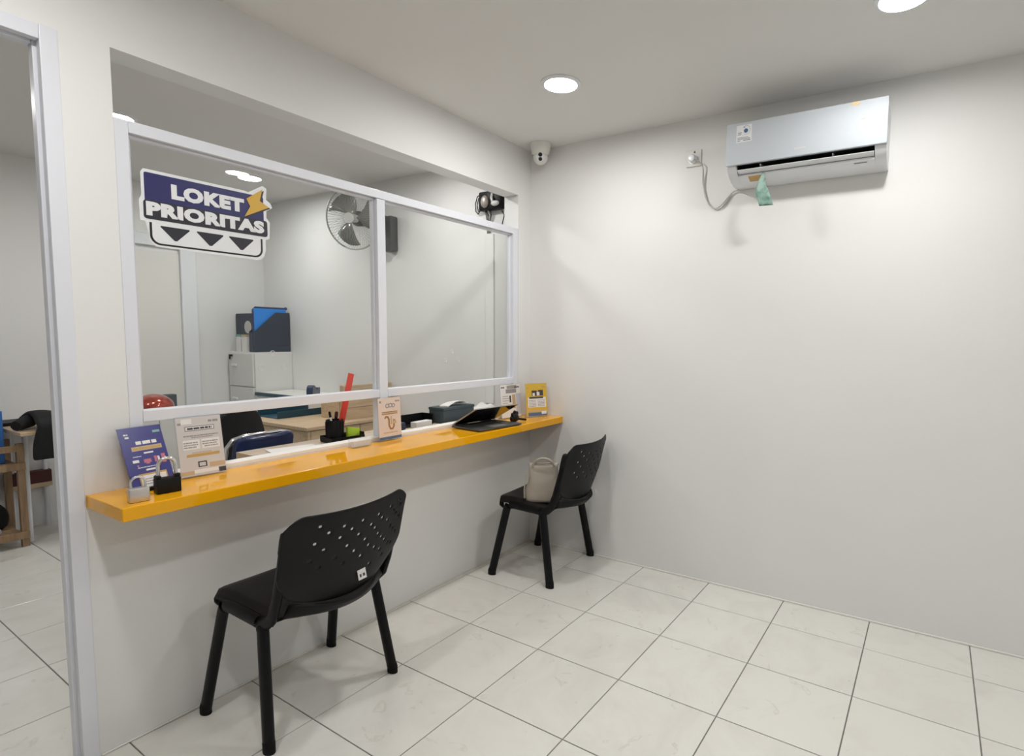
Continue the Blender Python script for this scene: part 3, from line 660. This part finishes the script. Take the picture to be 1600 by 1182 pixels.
# 3 blush leaflet in front of the mullion
t, sh = leaflet('gift_leaflet', 'blush pink leaflet with brown drawing in front of the window mullion', (-1.172, -.034, ZC), .0, .05, .132, .200, 'pinkp')
P(sh, 'logo_dot', 'inkg', (-.058, -.047, .183, .193)); W(sh, 'corner_text', 'inkg', (.036, .060, .184, .191), seed=3)
MB().loop((-.012, -.0016, .168), (0, 1, 0), .009, .0022, n=14, seg=4).loop((.006, -.0016, .170), (0, 1, 0), .009, .0022, n=14, seg=4).loop((.024, -.0016, .168), (0, 1, 0), .008, .0022, n=14, seg=4).build('doodle', 'inkg', sh)
P(sh, 'banner', 'copper', (-.046, .046, .136, .140), (-.046, .046, .126, .130)); P(sh, 'banner_fill', 'tan', (-.046, .046, .130, .136))
MB().tube([(-.030, -.0018, .108), (-.024, -.0018, .116), (-.012, -.0018, .114), (-.006, -.0018, .100), (-.006, -.0018, .072), (.002, -.0018, .056), (.014, -.0018, .056), (.022, -.0018, .068), (.024, -.0018, .10)], .005, 6, ry=.0006, ref=(0, 0, 1)).build('drawing', 'copper', sh)
MB().tube([(.008, -.0020, .116), (.008, -.0020, .078)], .004, 6, ry=.0006, ref=(1, 0, 0)).tube([(.018, -.0020, .084), (.036, -.0020, .090)], .008, 6, ry=.0006, ref=(0, 0, 1)).build('drawing', 'tan', sh)
P(sh, 'foot_band', 'cyan', (-.066, .066, .007, .020)); W(sh, 'foot_text', 'tan', (-.040, .042, .036, .042), seed=8)
# 4 grey leaflet behind the laptop
t, sh = leaflet('schedule_leaflet', 'grey white leaflet with lavender edge behind the laptop', (-.247, -.046, ZC), -.12, .10, .170, .203, 'paper')
P(sh, 'grey_header', 'inkg', (-.040, .050, .155, .180)); P(sh, 'grey_header', 'smoke', (-.030, .055, .182, .203)); W(sh, 'corner_text', 'ink', (-.078, -.052, .188, .196), (.036, .076, .186, .194), k=2, seed=3)
P(sh, 'lavender_edge', 'plav', (.045, .085, .02, .15)); P(sh, 'gold_block', 'tan', (.012, .040, .06, .145)); W(sh, 'text_lines', 'inkg', (-.070, -.02, .135, .139), (-.070, -.015, .122, .126), (-.070, -.02, .108, .112), (-.070, -.025, .094, .098), seed=14); P(sh, 'phone_block', 'ink', (-.012, .002, .098, .140))
# 5 yellow leaflet by the wall
t, sh = leaflet('yellow_leaflet', 'yellow leaflet with white table standing at the right end of the counter', (-.120, -.150, ZC), -.42, .125, .152, .206, 'pyellow')
P(sh, 'white_table', 'paper', (-.064, .066, .062, .125)); P(sh, 'table_head', 'ink', (-.054, .048, .117, .128), k=2); W(sh, 'table_text', 'inkg', *[(-.058+.064*q, -.006+.064*q, .068+.009*r_, .072+.009*r_) for q in range(2) for r_ in range(5)], k=2, seed=41)
P(sh, 'photo_block', 'ink', (-.034, .004, .134, .168), (.012, .048, .134, .170)); P(sh, 'photo_block', 'paper', (-.028, -.012, .134, .152), (.002, .022, .136, .158), k=2)
P(sh, 'foot_band', 'cyan', (-.066, .072, .008, .030)); P(sh, 'foot_label', 'paper', (.030, .066, .018, .036), k=2); P(sh, 'tan_band', 'tan', (-.066, .072, .034, .044)); P(sh, 'corner_mark', 'gold', (-.066, -.058, .180, .190), (.036, .066, .186, .192))

# ------------------------------------------------------------------ padlocks
def padlock(name, label, loc, rz, w_, h_, d_, body, shack, sh_h, r):
    t = thing(name, label, 'padlock', loc, rz, 'padlocks on the counter')
    B('body', body, t, -w_/2, w_/2, -d_/2, d_/2, 0, h_, bev=.003, smooth=True)
    hw = w_/2-r-.004; pts = [(-hw, 0, h_-.004), (-hw, 0, h_+sh_h-hw)]
    pts += [(-hw*math.cos(PI*k/12), 0, h_+sh_h-hw+hw*math.sin(PI*k/12)) for k in range(1, 12)] + [(hw, 0, h_+sh_h-hw), (hw, 0, h_-.004)]
    MB().tube(pts, r, 10).build('shackle', shack, t, True)
    return t
padlock('padlock', 'small silver padlock in front of the navy leaflet', (-2.262, -.213, ZC), -.12, .050, .042, .028, 'silver', 'chrome', .033, .0035)
t = padlock('padlock', 'large black padlock with chrome shackle in front of the navy leaflet', (-2.168, -.170, ZC), -.10, .066, .048, .034, 'black', 'chrome', .062, .0055)
B('shoulder', 'black', t, -.033, -.018, -.014, .014, .047, .058, bev=.004, smooth=True); B('shoulder', 'black', t, .018, .033, -.014, .014, .047, .058, bev=.004, smooth=True)

# ------------------------------------------------------------------ laptop, webcam, card holder on the counter
lp = thing('laptop', 'black laptop half open on the counter near the right wall', 'laptop', (-.590, -.140, ZC), -.10)
LW, LD = .325, .222
B('base', 'grey', lp, -LW/2, LW/2, -LD/2, LD/2, .003, .014, bev=.004, smooth=True)
for sx in (-1, 1):
    for sy in (-1, 1): MB().lathe([(0, 0), (.006, 0), (.006, .004), (0, .004)], (sx*.14, sy*.09, 0), (0, 0, 1), 12).build('rubber_foot', 'rubber', lp, True)
kb = B('keyboard_deck', 'black', lp, -LW/2+.012, LW/2-.012, -.012, LD/2-.022, .0141, .0146)
mb = MB()
for r_ in range(5):
    for k in range(13): mb.box(-LW/2+.018+k*.0222, -LW/2+.018+k*.0222+.019, -.006+r_*.0185, .0095+r_*.0185, .0147, .0162)
tag(mb.build('keys', 'grey', kb), kind='stuff')
B('trackpad', 'smoke', lp, -.050, .050, -LD/2+.008, -.020, .0141, .0145)
la = math.radians(28)
LM = Matrix.Translation((0, LD/2-.004, .0145)) @ Matrix.Rotation(-la, 4, 'X')
ld = MB().box(-LW/2, LW/2, -LD+.002, 0, .0, .007, bev=.002, m=LM).build('lid', 'steel', lp, True)
MB().box(-LW/2+.004, LW/2-.004, -LD+.006, -.006, -.0008, -.0002, m=LM).build('screen', 'screen', ld)
MB().tube([(-LW/2+.03, LD/2-.002, .0135), (-.05, LD/2-.002, .0135)], .0045, 10).tube([(.05, LD/2-.002, .0135), (LW/2-.03, LD/2-.002, .0135)], .0045, 10).build('hinge', 'grey', lp, True)
wc = thing('webcam', 'small black bow-shaped gadget beside the laptop', 'gadget', (-.375, -.165, ZC), .2); wc.scale = (1.35, 1.35, 1.35)
MB().sphere((0, 0, .020), .022, (1.15, .8, .9), 18).build('body', 'black', wc, True)
for k, (x, z, a) in enumerate(((-.022, .034, .5), (.0, .042, 0), (.022, .036, -.5), (-.030, .018, 1.2), (.030, .014, -1.3))):
    MB().sphere((x, 0, z), .010, (.8, .7, 1.1), 10).build('lobe', 'black', wc, True)
MB().tube([(.025, -.008, .012), (.045, -.018, .008), (.060, -.026, .0055)], .005, 8).build('tail', 'black', wc, True)
cd = thing('card_holder', 'clear acrylic card holder at the counter edge below the mullion', 'card holder', (-1.352, -.040, ZC), 0)
mb = MB().box(-.050, .050, -.022, -.019, 0, .028).box(-.050, .050, .012, .015, 0, .040).box(-.050, .050, -.019, .012, 0, .003)
mb.build('holder', 'acrylic', cd); B('cards', 'paper', cd, -.046, .046, -.016, -.004, .0035, .030)

# ------------------------------------------------------------------ inner worktop and things on it
WZ = 0.845
wt = thing('inner_worktop', 'pale wood worktop on the office side of the service window', 'worktop', (0, 0, 0))
B('top', 'ptop', wt, -1.690, -.012, .1105, .345, WZ-.028, WZ, bev=.002)
for x in (-1.67, -.86, -.05): B('panel_leg', 'ptop', wt, x-.012, x+.012, .125, .330, .0006, WZ-.0285)
B('edge_strip', 'tan', wt, -1.6925, -1.6902, .1105, .345, WZ-.028, WZ)
o = B('loose_papers', 'paper', None, -.10, .10, -.055, .055, 0, .004); o.location = (-1.520, .200, WZ+.0003); o.rotation_euler.z = -.25
tag(o, 'small stack of white papers on the inner worktop', 'paper')
# desk organiser with cup, pens, ruler, sticky notes
og = thing('desk_organiser', 'black desk organiser with round pen cup', 'organiser', (-1.262, .205, WZ+.0003), -.1)
B('tray_floor', 'black', og, -.085, .085, -.055, .055, 0, .005, bev=.002)
for a in ((-.085, .085, -.055, -.051, .0052, .026), (-.085, .085, .051, .055, .0052, .030), (-.085, -.081, -.0508, .0508, .0052, .026), (.081, .085, -.0508, .0508, .0052, .040)): B('tray_wall', 'black', og, *a)
MB().lathe([(0, .0052), (.038, .0052), (.040, .108), (.037, .108), (.035, .009), (0, .009)], (-.040, 0, 0), seg=28).build('pen_cup', 'black', og, True)
mb = MB()
for k in range(14):
    a = 2*PI*k/14; mb.tube([(-.040+.0392*math.cos(a), .0392*math.sin(a), .012), (-.040+.0408*math.cos(a), .0408*math.sin(a), .100)], .0015, 5)
mb.build('cup_ribs', 'black', og, True)
B('divider', 'black', og, .006, .0795, -.002, .002, .0052, .034)
ow = Vector(og.location)
def pen(name, label, cat, a, b, r, m, tipm):
    t = thing(name, label, cat, a); d = Vector(b)-Vector(a)
    MB().tube([(0, 0, 0), d*.8], r, 8).build('barrel', m, t, True); MB().tube([d*.801, d*.97, d], [r*1.15, r*1.15, r*.6], 8).build('cap', tipm, t, True)
pen('pen', 'white pen with black cap on the left of the cup', 'pen', (-1.312, .195, .857), (-1.335, .200, .997), .005, 'paper', 'black')
pen('pen', 'black marker pen beside the red ruler in the cup', 'pen', (-1.298, .222, .857), (-1.278, .225, .990), .007, 'black', 'maroon')
rl = thing('ruler', 'red plastic ruler standing in the pen cup', 'ruler', (-1.290, .200, .8565))
dv = Vector((.090, .012, .315)); ln = dv.length; dvn = dv.normalized(); sd = Vector((.95, -.05, -.27)); sd = (sd-dvn*sd.dot(dvn)).normalized(); nn = dvn.cross(sd)
MB().prism([(-.016, 0), (.016, 0), (.016, ln), (-.016, ln)], (0, 0, 0), sd, dvn, nn, .0025).build('blade', 'redp', rl)
mb = MB()
for k in range(14): mb.prism([(.008, .12+k*.012), (.0155, .12+k*.012), (.0155, .1212+k*.012), (.008, .1212+k*.012)], nn*.00255, sd, dvn, nn, .0002)
mb.build('graduations', 'maroon', rl)
ws_ = thing('cable_tie', 'white curled plastic strap hanging at the pen cup', 'strap', (-1.225, .215, .875))
MB().tube([(0.0, 0, 0), (.012, 0, .05), (.034, .004, .10), (.038, .006, .135), (.022, .008, .150)], .004, 6, ry=.0012).build('strap', 'paper', ws_, True)
ws_['label'] = 'white curled strap standing in the black organiser'; ws_.location = (-1.262, .232, .8515)
sn = B('sticky_notes', 'green', None, -.033, .033, -.008, .008, 0, .052, bev=.001); sn.location = (-1.222, .180, WZ+.010); sn.rotation_euler = (-.35, .22, -.1)
tag(sn, 'lime green sticky note pad in the black organiser', 'note pad')
# right part of worktop: small items
bx = thing('tissue_box', 'dark slate grey box with white paper sticking out on the worktop', 'box', (-.475, .238, WZ+.0003), .0)
B('body', 'slate', bx, -.130, .130, -.060, .060, 0, .088, bev=.002)
B('lid_rim', 'slate', bx, -.133, .133, -.063, .063, .078, .094, bev=.002)
def tiss(u, v): return Vector((-.075+.17*u+.012*math.sin(7*v), (v-.5)*.075+.010*math.sin(5*u), .0945+.022*math.sin(PI*min(1, u*1.05))*abs(math.sin(2.6*v+u*2))+.010*u))
o = MB().grid(tiss, 12, 8).build('tissue', 'paper', bx, 'all'); md = o.modifiers.new('t', 'SOLIDIFY'); md.thickness = .001; md.offset = 1
pb = B('paper_box', 'paper', None, -.062, .062, -.022, .022, 0, .036, bev=.002); pb.location = (-.758, .200, WZ+.0003); pb.rotation_euler.z = .05; tag(pb, 'small low white box on the worktop beside the slate box', 'box')
kd = thing('card_terminal', 'dark blue card terminal on the worktop behind the blush leaflet', 'terminal', (-.930, .235, WZ+.0003), .2)
B('body', 'navyb', kd, -.040, .040, -.055, .055, 0, .045, bev=.006, smooth=True); B('screen', 'plav', kd, -.028, .028, -.005, .040, .0452, .0465); B('keypad', 'cyan', kd, -.028, .028, -.046, -.012, .0452, .0462)
pt = thing('document_tray', 'black desk tray on the worktop between terminal and slate box', 'tray', (-.745, .290, WZ+.0003), 0)
B('tray_floor', 'black', pt, -.120, .120, -.045, .045, 0, .004)
for a in ((-.120, .120, .041, .045, .0042, .060), (-.120, -.116, -.045, .0408, .0042, .052), (.116, .120, -.045, .0408, .0042, .060)): B('tray_wall', 'black', pt, *a)
cw = thing('paper_bundle', 'pile of crumpled white plastic sheets beside the slate box', 'sheets', (-.195, .215, WZ+.0003), 0)
def crum(u, v): return Vector(((u-.5)*.27, (v-.5)*.17, .003+(.082*math.sin(PI*u)**.45*math.sin(PI*v)**.45+.016*math.sin(11*u+5*v)*math.sin(PI*u)*math.sin(PI*v)+.012*math.sin(17*v-6*u)*math.sin(PI*u)*math.sin(PI*v))*(1-.35*u)))
MB().grid(crum, 16, 12).build('sheets', 'paper', cw, 'all')

# ------------------------------------------------------------------ office furniture behind
# metal filing cabinet in the corner
fc = thing('filing_cabinet', 'light grey metal filing cabinet in the far office corner', 'cabinet', (0, 0, 0))
B('carcass', 'lgrey', fc, -.335, -.002, 2.640, 3.045, .0006, 1.205, bev=.004)
for k in range(4):
    z0 = .03+k*.293; dr = B('drawer', 'lgrey', fc, -.350, -.3352, 2.655, 3.030, z0, z0+.285, bev=.003)
    B('handle', 'white', dr, -.362, -.3502, 2.90, 2.98, z0+.17, z0+.19, bev=.003)
B('lock', 'black', fc, -.358, -.3502, 2.965, 3.015, 1.165, 1.180)
B('key', 'black', fc, -.366, -.3585, 2.985, 3.0, 1.14, 1.178)
TZ = 1.2056
# right: navy magazine file with slanted cut, blue folder inside
mf = thing('magazine_file', 'navy slant-cut magazine file standing on the filing cabinet', 'file box', (0, 0, 0))
slant = [(-.325, 0), (-.010, 0), (-.010, .345), (-.135, .345), (-.325, .175)]
for y0 in (2.655, 2.735): MB().prism(slant, (0, y0, TZ), (1, 0, 0), (0, 0, 1), (0, 1, 0), .003).build('side_panel', 'navyb', mf)
B('back_panel', 'navyb', mf, -.013, -.010, 2.6582, 2.7348, TZ, TZ+.345); B('front_panel', 'navyb', mf, -.325, -.322, 2.6582, 2.7348, TZ, TZ+.170); B('bottom_panel', 'navyb', mf, -.3218, -.0132, 2.6582, 2.7348, TZ, TZ+.003)
MB().tube([(-.20, 2.6535, TZ+.06), (-.015, 2.6535, TZ+.06)], .003, 6).build('label_slot', 'navyb', mf)
zf = thing('zip_folder', 'bright blue zip folder with navy edge inside the magazine file', 'folder', (0, 0, 0))
B('cover', 'blue', zf, -.316, -.030, 2.668, 2.690, TZ+.0035, TZ+.375, bev=.004)
MB().tube([(-.318, 2.679, TZ+.02), (-.318, 2.679, TZ+.365), (-.300, 2.679, TZ+.381), (-.03, 2.679, TZ+.381)], .010, 8).build('zip_edge', 'navy', zf, True)
MB().sphere((-.028, 2.679, TZ+.383), .014, seg=12).build('zip_pull', 'navy', zf, True)
# left: navy box file facing the room
bf = thing('box_file', 'dark navy box file standing on the left of the filing cabinet', 'file box', (0, 0, 0))
B('box', 'navyb', bf, -.265, -.060, 2.770, 3.052, TZ, TZ+.335, bev=.003)
B('spine', 'navyb', bf, -.271, -.2655, 2.780, 3.044, TZ+.01, TZ+.325, bev=.001)
MB().lathe([(0, 0), (.055, 0), (.055, .0015), (0, .0015)], (-.2715, 2.850, TZ+.215), (-1, 0, 0), 28).build('silver_disc', 'silver', bf, True)
for k, y in enumerate((2.905, 2.815)):
    t = thing('card_box', ('white card box with green top left of its twin on the cabinet', 'white card box with green top next to the slant-cut file')[k], 'box', (-.303, y, TZ), 0, 'card boxes on the cabinet')
    B('box', 'paper', t, -.028, .028, -.032, .032, 0, .130, bev=.001); B('top_band', 'mint' if k == 0 else 'tan', t, -.0285, .0285, -.0325, .0325, .1302, .150)
# low wooden cupboard behind the worktop
wc_ = thing('wooden_cupboard', 'pale wood cupboard standing behind the worktop in the office', 'cupboard', (0, 0, 0))
B('top', 'wood', wc_, -.815, -.010, 1.190, 1.990, .732, .755, bev=.003)
B('side_panel', 'wood', wc_, -.800, -.780, 1.205, 1.980, .0006, .7315)
for a, b in ((-.778, -.402), (-.398, -.022)): B('door', 'wood', wc_, a, b, 1.203, 1.220, .05, .728, bev=.002)
B('carcass', 'wood', wc_, -.7798, -.012, 1.2205, 1.975, .0006, .7315)
bt = thing('blue_tray', 'flat dark teal tray lying on the wooden cupboard', 'tray', (0, 0, 0))
B('floor', 'teal', bt, -.700, -.300, 1.720, 1.960, .7555, .761, bev=.001); B('front_rim', 'teal', bt, -.700, -.300, 1.712, 1.7195, .7555, .805, bev=.001); B('back_rim', 'teal', bt, -.700, -.300, 1.9605, 1.968, .7555, .805, bev=.001)
hs = thing('wooden_crate', 'pale wood crate of boards standing on the cupboard by the mullion', 'crate', (0, 0, 0))
for k in range(3): B('board', 'wood', hs, -.460, -.030, 1.300, 1.316, .7556+k*.083, .7556+k*.083+.078, bev=.002)
for x in (-.452, -.060): B('corner_post', 'wood', hs, x, x+.035, 1.3165, 1.352, .7556, 1.002, bev=.002)
B('back_board', 'wood', hs, -.460, -.030, 1.545, 1.56, .7556, .93, bev=.002)
for y in (1.353,): B('side_board', 'wood', hs, -.460, -.446, y, 1.5445, .7556, .93, bev=.002); B('side_board', 'wood', hs, -.046, -.032, y, 1.5445, .7556, .93, bev=.002)
td = thing('tape_dispenser', 'navy blue tape dispenser standing on a white stand in the office', 'tape dispenser', (-.215, 2.02, .868), .6)
mb = MB().prism([(-.07, 0), (.07, 0), (.075, .06), (.035, .062), (.022, .045), (.005, .045), (-.01, .07), (-.035, .085), (-.062, .075), (-.075, .04)], (0, -.025, 0), (1, 0, 0), (0, 0, 1), (0, 1, 0), .05); mb.build('body', 'navy', td, True)
MB().loop((-.035, 0, .048), (0, 1, 0), .026, .008, n=24, seg=8).build('tape_roll', 'paper', td, True)
ps = thing('drawer_stand', 'white plastic drawer unit with teal top edge beside the filing cabinet', 'drawers', (0, 0, 0))
B('carcass', 'offw', ps, -.345, -.006, 1.995, 2.630, .0006, .842, bev=.004); 
B('top', 'offw', ps, -.336, -.004, 1.995, 2.620, .8425, .8675, bev=.002); B('top_edge', 'teal', ps, -.360, -.3365, 1.995, 2.620, .8425, .8700, bev=.002)
for k in range(3): B('drawer', 'offw', ps, -.356, -.3452, 2.02, 2.60, .03+k*.27, .03+k*.27+.255, bev=.003)
# navy folding chair and black office chair
nc = thing('folding_chair', 'navy vinyl folding chair with chrome frame behind the worktop', 'chair', (-1.475, .600, 0), .05)
def nb(u, v):
    x = (u-.5)*2; hw = .150
    z = .640+.248*v; z -= .030*max(0, abs(x)-.72)**2/.08*(1 if v > .5 else -1)
    return Vector((x*hw, -.070-.045*v+.030*x*x+.020*math.sin(PI*v)*0, z-.012*(1-x*x)*(v > .9)))
o = MB().grid(nb, 18, 12).build('back_cushion', 'navy', nc, 'all'); md = o.modifiers.new('t', 'SOLIDIFY'); md.thickness = .030; md.offset = 0; md = o.modifiers.new('s', 'SUBSURF'); md.levels = 1; md.render_levels = 1
MB().tube([(-.175, .20, .012), (-.175, .02, .45), (-.172, -.02, .65), (-.165, -.055, .83), (-.140, -.066, .866), (-.09, -.070, .878), (.09, -.070, .878), (.140, -.066, .866), (.165, -.055, .83), (.172, -.02, .65), (.175, .02, .45), (.175, .20, .012)], .010, 10).build('tube_frame', 'chrome', nc, True)
B('seat_cushion', 'navy', nc, -.17, .17, .03, .38, .43, .475, bev=.015, smooth=True)
MB().tube([(-.19, -.12, .012), (-.185, .16, .42), (.185, .16, .42), (.19, -.12, .012)], .010, 10).build('rear_legs', 'chrome', nc, True)
oc = thing('office_chair', 'black padded office chair behind the navy folding chair', 'chair', (-1.300, 1.16, 0), .35)
def ob(u, v):
    a = (u-.5)*2; 
    return Vector((a*(.215-.05*max(0, v-.6)/.4), -.04-.02*v+.045*a*a, .56+.400*v-.11*abs(a)**2.2*v*v))
o = MB().grid(ob, 16, 14).build('back_pad', 'cloth', oc, 'all'); md = o.modifiers.new('t', 'SOLIDIFY'); md.thickness = .07; md.offset = 0; md = o.modifiers.new('s', 'SUBSURF'); md.levels = 1; md.render_levels = 1
B('seat_pad', 'cloth', oc, -.24, .24, -.02, .44, .44, .52, bev=.03, smooth=True)
MB().tube([(0, .2, .08), (0, .2, .44)], .025, 12).build('gas_column', 'blackm', oc, True)
B('back_bracket', 'black', oc, -.03, .03, -.005, .20, .40, .4395); B('back_stem', 'black', oc, -.03, .03, -.02, .0, .44, .62)
for k in range(5):
    a = 2*PI*k/5+.3; lg = MB().tube([(0, .2, .09), (.26*math.cos(a), .2+.26*math.sin(a), .065)], .018, 8).build('base_leg', 'black', oc, True)
    MB().sphere((.26*math.cos(a), .2+.26*math.sin(a), .0285), .028, seg=12).build('castor', 'rubber', lg, True)
# helmet on a low grey locker
lk = thing('low_locker', 'light grey low locker under the red helmet', 'locker', (0, 0, 0))
B('carcass', 'lgrey', lk, -1.42, -.88, 2.42, 2.80, .0006, .790, bev=.004)
for a, b in ((-1.415, -1.152), (-1.148, -.885)): B('door', 'lgrey', lk, a, b, 2.405, 2.4195, .04, .78, bev=.002)
hm = thing('helmet', 'glossy red motorcycle helmet resting on the low locker', 'helmet', (-1.122, 2.565, .7905), 1.5); hm.scale = (1, 1.05, .76)
def hel(u, v):
    a = 2*PI*u; ph = v*PI*.66; return Vector((.135*math.sin(ph)*math.cos(a), .120*math.sin(ph)*math.sin(a), .045+.125*math.cos(ph)))
mb = MB().grid(hel, 32, 16); bmesh.ops.remove_doubles(mb.b, verts=mb.b.verts[:], dist=1e-5)
for v in mb.b.verts: v.co.z = max(v.co.z, .002)
o = mb.build('shell', 'red', hm, 'all')
MB().grid(lambda u, v: Vector((.139*math.sin(.9+v*.75)*math.cos((u-.5)*2.0), .126*math.sin(.9+v*.75)*math.sin((u-.5)*2.0), .045+.127*math.cos(.9+v*.75))), 16, 8).build('visor', 'screen', hm, 'all')
bb = B('dark_box', 'slate', None, -.055, .055, -.035, .035, 0, .100, bev=.003); bb.location = (-.960, 2.745, .7905); tag(bb, 'small dark slate box to the right of the red helmet', 'box')

# ------------------------------------------------------------------ things seen through the doorway
tb = thing('side_table', 'pale wood table with white leg seen through the doorway', 'table', (0, 0, 0))
B('top', 'wood', tb, -1.872, -1.585, 2.42, 3.05, .728, .750, bev=.003)
for x, y in ((-1.785, 2.70), (-1.61, 2.70), (-1.785, 3.02), (-1.61, 3.02)):
    MB().tube([(x, y, .0006), (x, y, .7275)], .014, 10).build('leg', 'white', tb, True)
B('shelf_board', 'maroon', tb, -1.82, -1.585, 2.99, 3.045, .315, .40, bev=.002)
B('shelf_lip', 'wood', tb, -1.82, -1.585, 2.985, 3.045, .285, .3145, bev=.002)
rk = thing('wooden_rack', 'rough pine storage rack seen through the doorway', 'rack', (0, 0, 0))
RX0, RX1, RY0, RY1 = -2.42, -1.815, 2.60, 2.90
for x in (RX0, RX1-.035):
    for y in (RY0, RY1-.035): B('post', 'woodd', rk, x, x+.035, y, y+.035, .0006, .66, bev=.002)
for z in (.055, .495):
    for k in range(3): B('shelf_plank', 'woodd', rk, RX0+.0355, RX1-.0355, RY0+.001+k*.1, RY0+.093+k*.1, z+.026, z+.044, bev=.002)
    B('front_rail', 'woodd', rk, RX0, RX1, RY0-.013, RY0-.0005, z, z+.044, bev=.002)
B('top_rail', 'woodd', rk, RX0+.0355, RX1-.0355, RY0+.001, RY0+.02, .61, .65, bev=.002); B('top_rail', 'woodd', rk, RX0+.0355, RX1-.0355, RY1-.034, RY1-.015, .61, .65, bev=.002)
o = B('blue_box', 'cblue', None, -.17, .17, -.10, .10, 0, .330, bev=.004); o.location = (-2.062, 2.745, .5395); tag(o, 'blue cardboard box on the upper shelf of the pine rack', 'box')
def lump(name, label, cat, loc, sx, sy, sz, m, seed):
    rnd = random.Random(seed); ph = [rnd.uniform(0, 6) for _ in range(4)]
    t = thing(name, label, cat, loc)
    def f(u, v):
        a = 2*PI*u; p = PI*v; r = 1+.10*math.sin(3*a+ph[0])*math.sin(p)+.06*math.sin(5*a+ph[1]+4*v)*math.sin(p)
        z = math.cos(p); z = max(z, -.55)
        return Vector((sx*r*math.sin(p)*math.cos(a), sy*r*math.sin(p)*math.sin(a), sz*(z+.55)))
    mb = MB().grid(f, 28, 14); bmesh.ops.remove_doubles(mb.b, verts=mb.b.verts[:], dist=1e-5)
    mb.build('body', m, t, 'all'); return t
t = lump('duffel_bag', 'black bag on the lower shelf of the pine rack', 'bag', (-2.02, 2.775, .0995), .15, .10, .135, 'cloth', 3)
MB().loop((0, 0, .18), (0, 1, 0), .05, .008, n=20, seg=6, a0=-1.6, a1=1.6).build('handle', 'cloth', t, True)
t = lump('folded_cloth', 'grey crumpled cloth in front of the black bag on the rack', 'cloth', (-2.03, 2.622, .0995), .10, .018, .045, 'gcloth', 5)
# jacket draped over the table edge
jk = thing('black_jacket', 'black jacket draped over the side table edge', 'jacket', (-1.690, 2.42, .7505))
def jac(u, v):
    # v runs from the rear on the table to the hanging hem
    s_ = v*.62; x = (u-.5)*(.25-.03*math.sin(4*v))
    if s_ < .30: y = .27-s_*.9; z = .045+.055*math.sin(PI*min(1, s_/.3))*(.6+.4*math.sin(3*u+1))
    else: y = -.042-.006*math.sin(5*u); z = .045-(s_-.30)*.68
    return Vector((x+.012*math.sin(6*v+3*u), y+.012*math.sin(7*u), z))
o = MB().grid(jac, 14, 22).build('jacket_body', 'cloth', jk, 'all'); md = o.modifiers.new('t', 'SOLIDIFY'); md.thickness = .035; md.offset = 0; md = o.modifiers.new('s', 'SUBSURF'); md.levels = 1; md.render_levels = 1
MB().tube([(-.09, .18, .05), (-.14, .13, .04), (-.175, .10, .032)], [.04, .038, .03], 10).build('sleeve', 'cloth', jk, True)
o = B('black_folder', 'black', None, -.15, .15, -.10, .10, 0, .022, bev=.003); o.location = (-1.815, 2.915, .7505); tag(o, 'flat black folder lying at the back of the side table', 'folder')
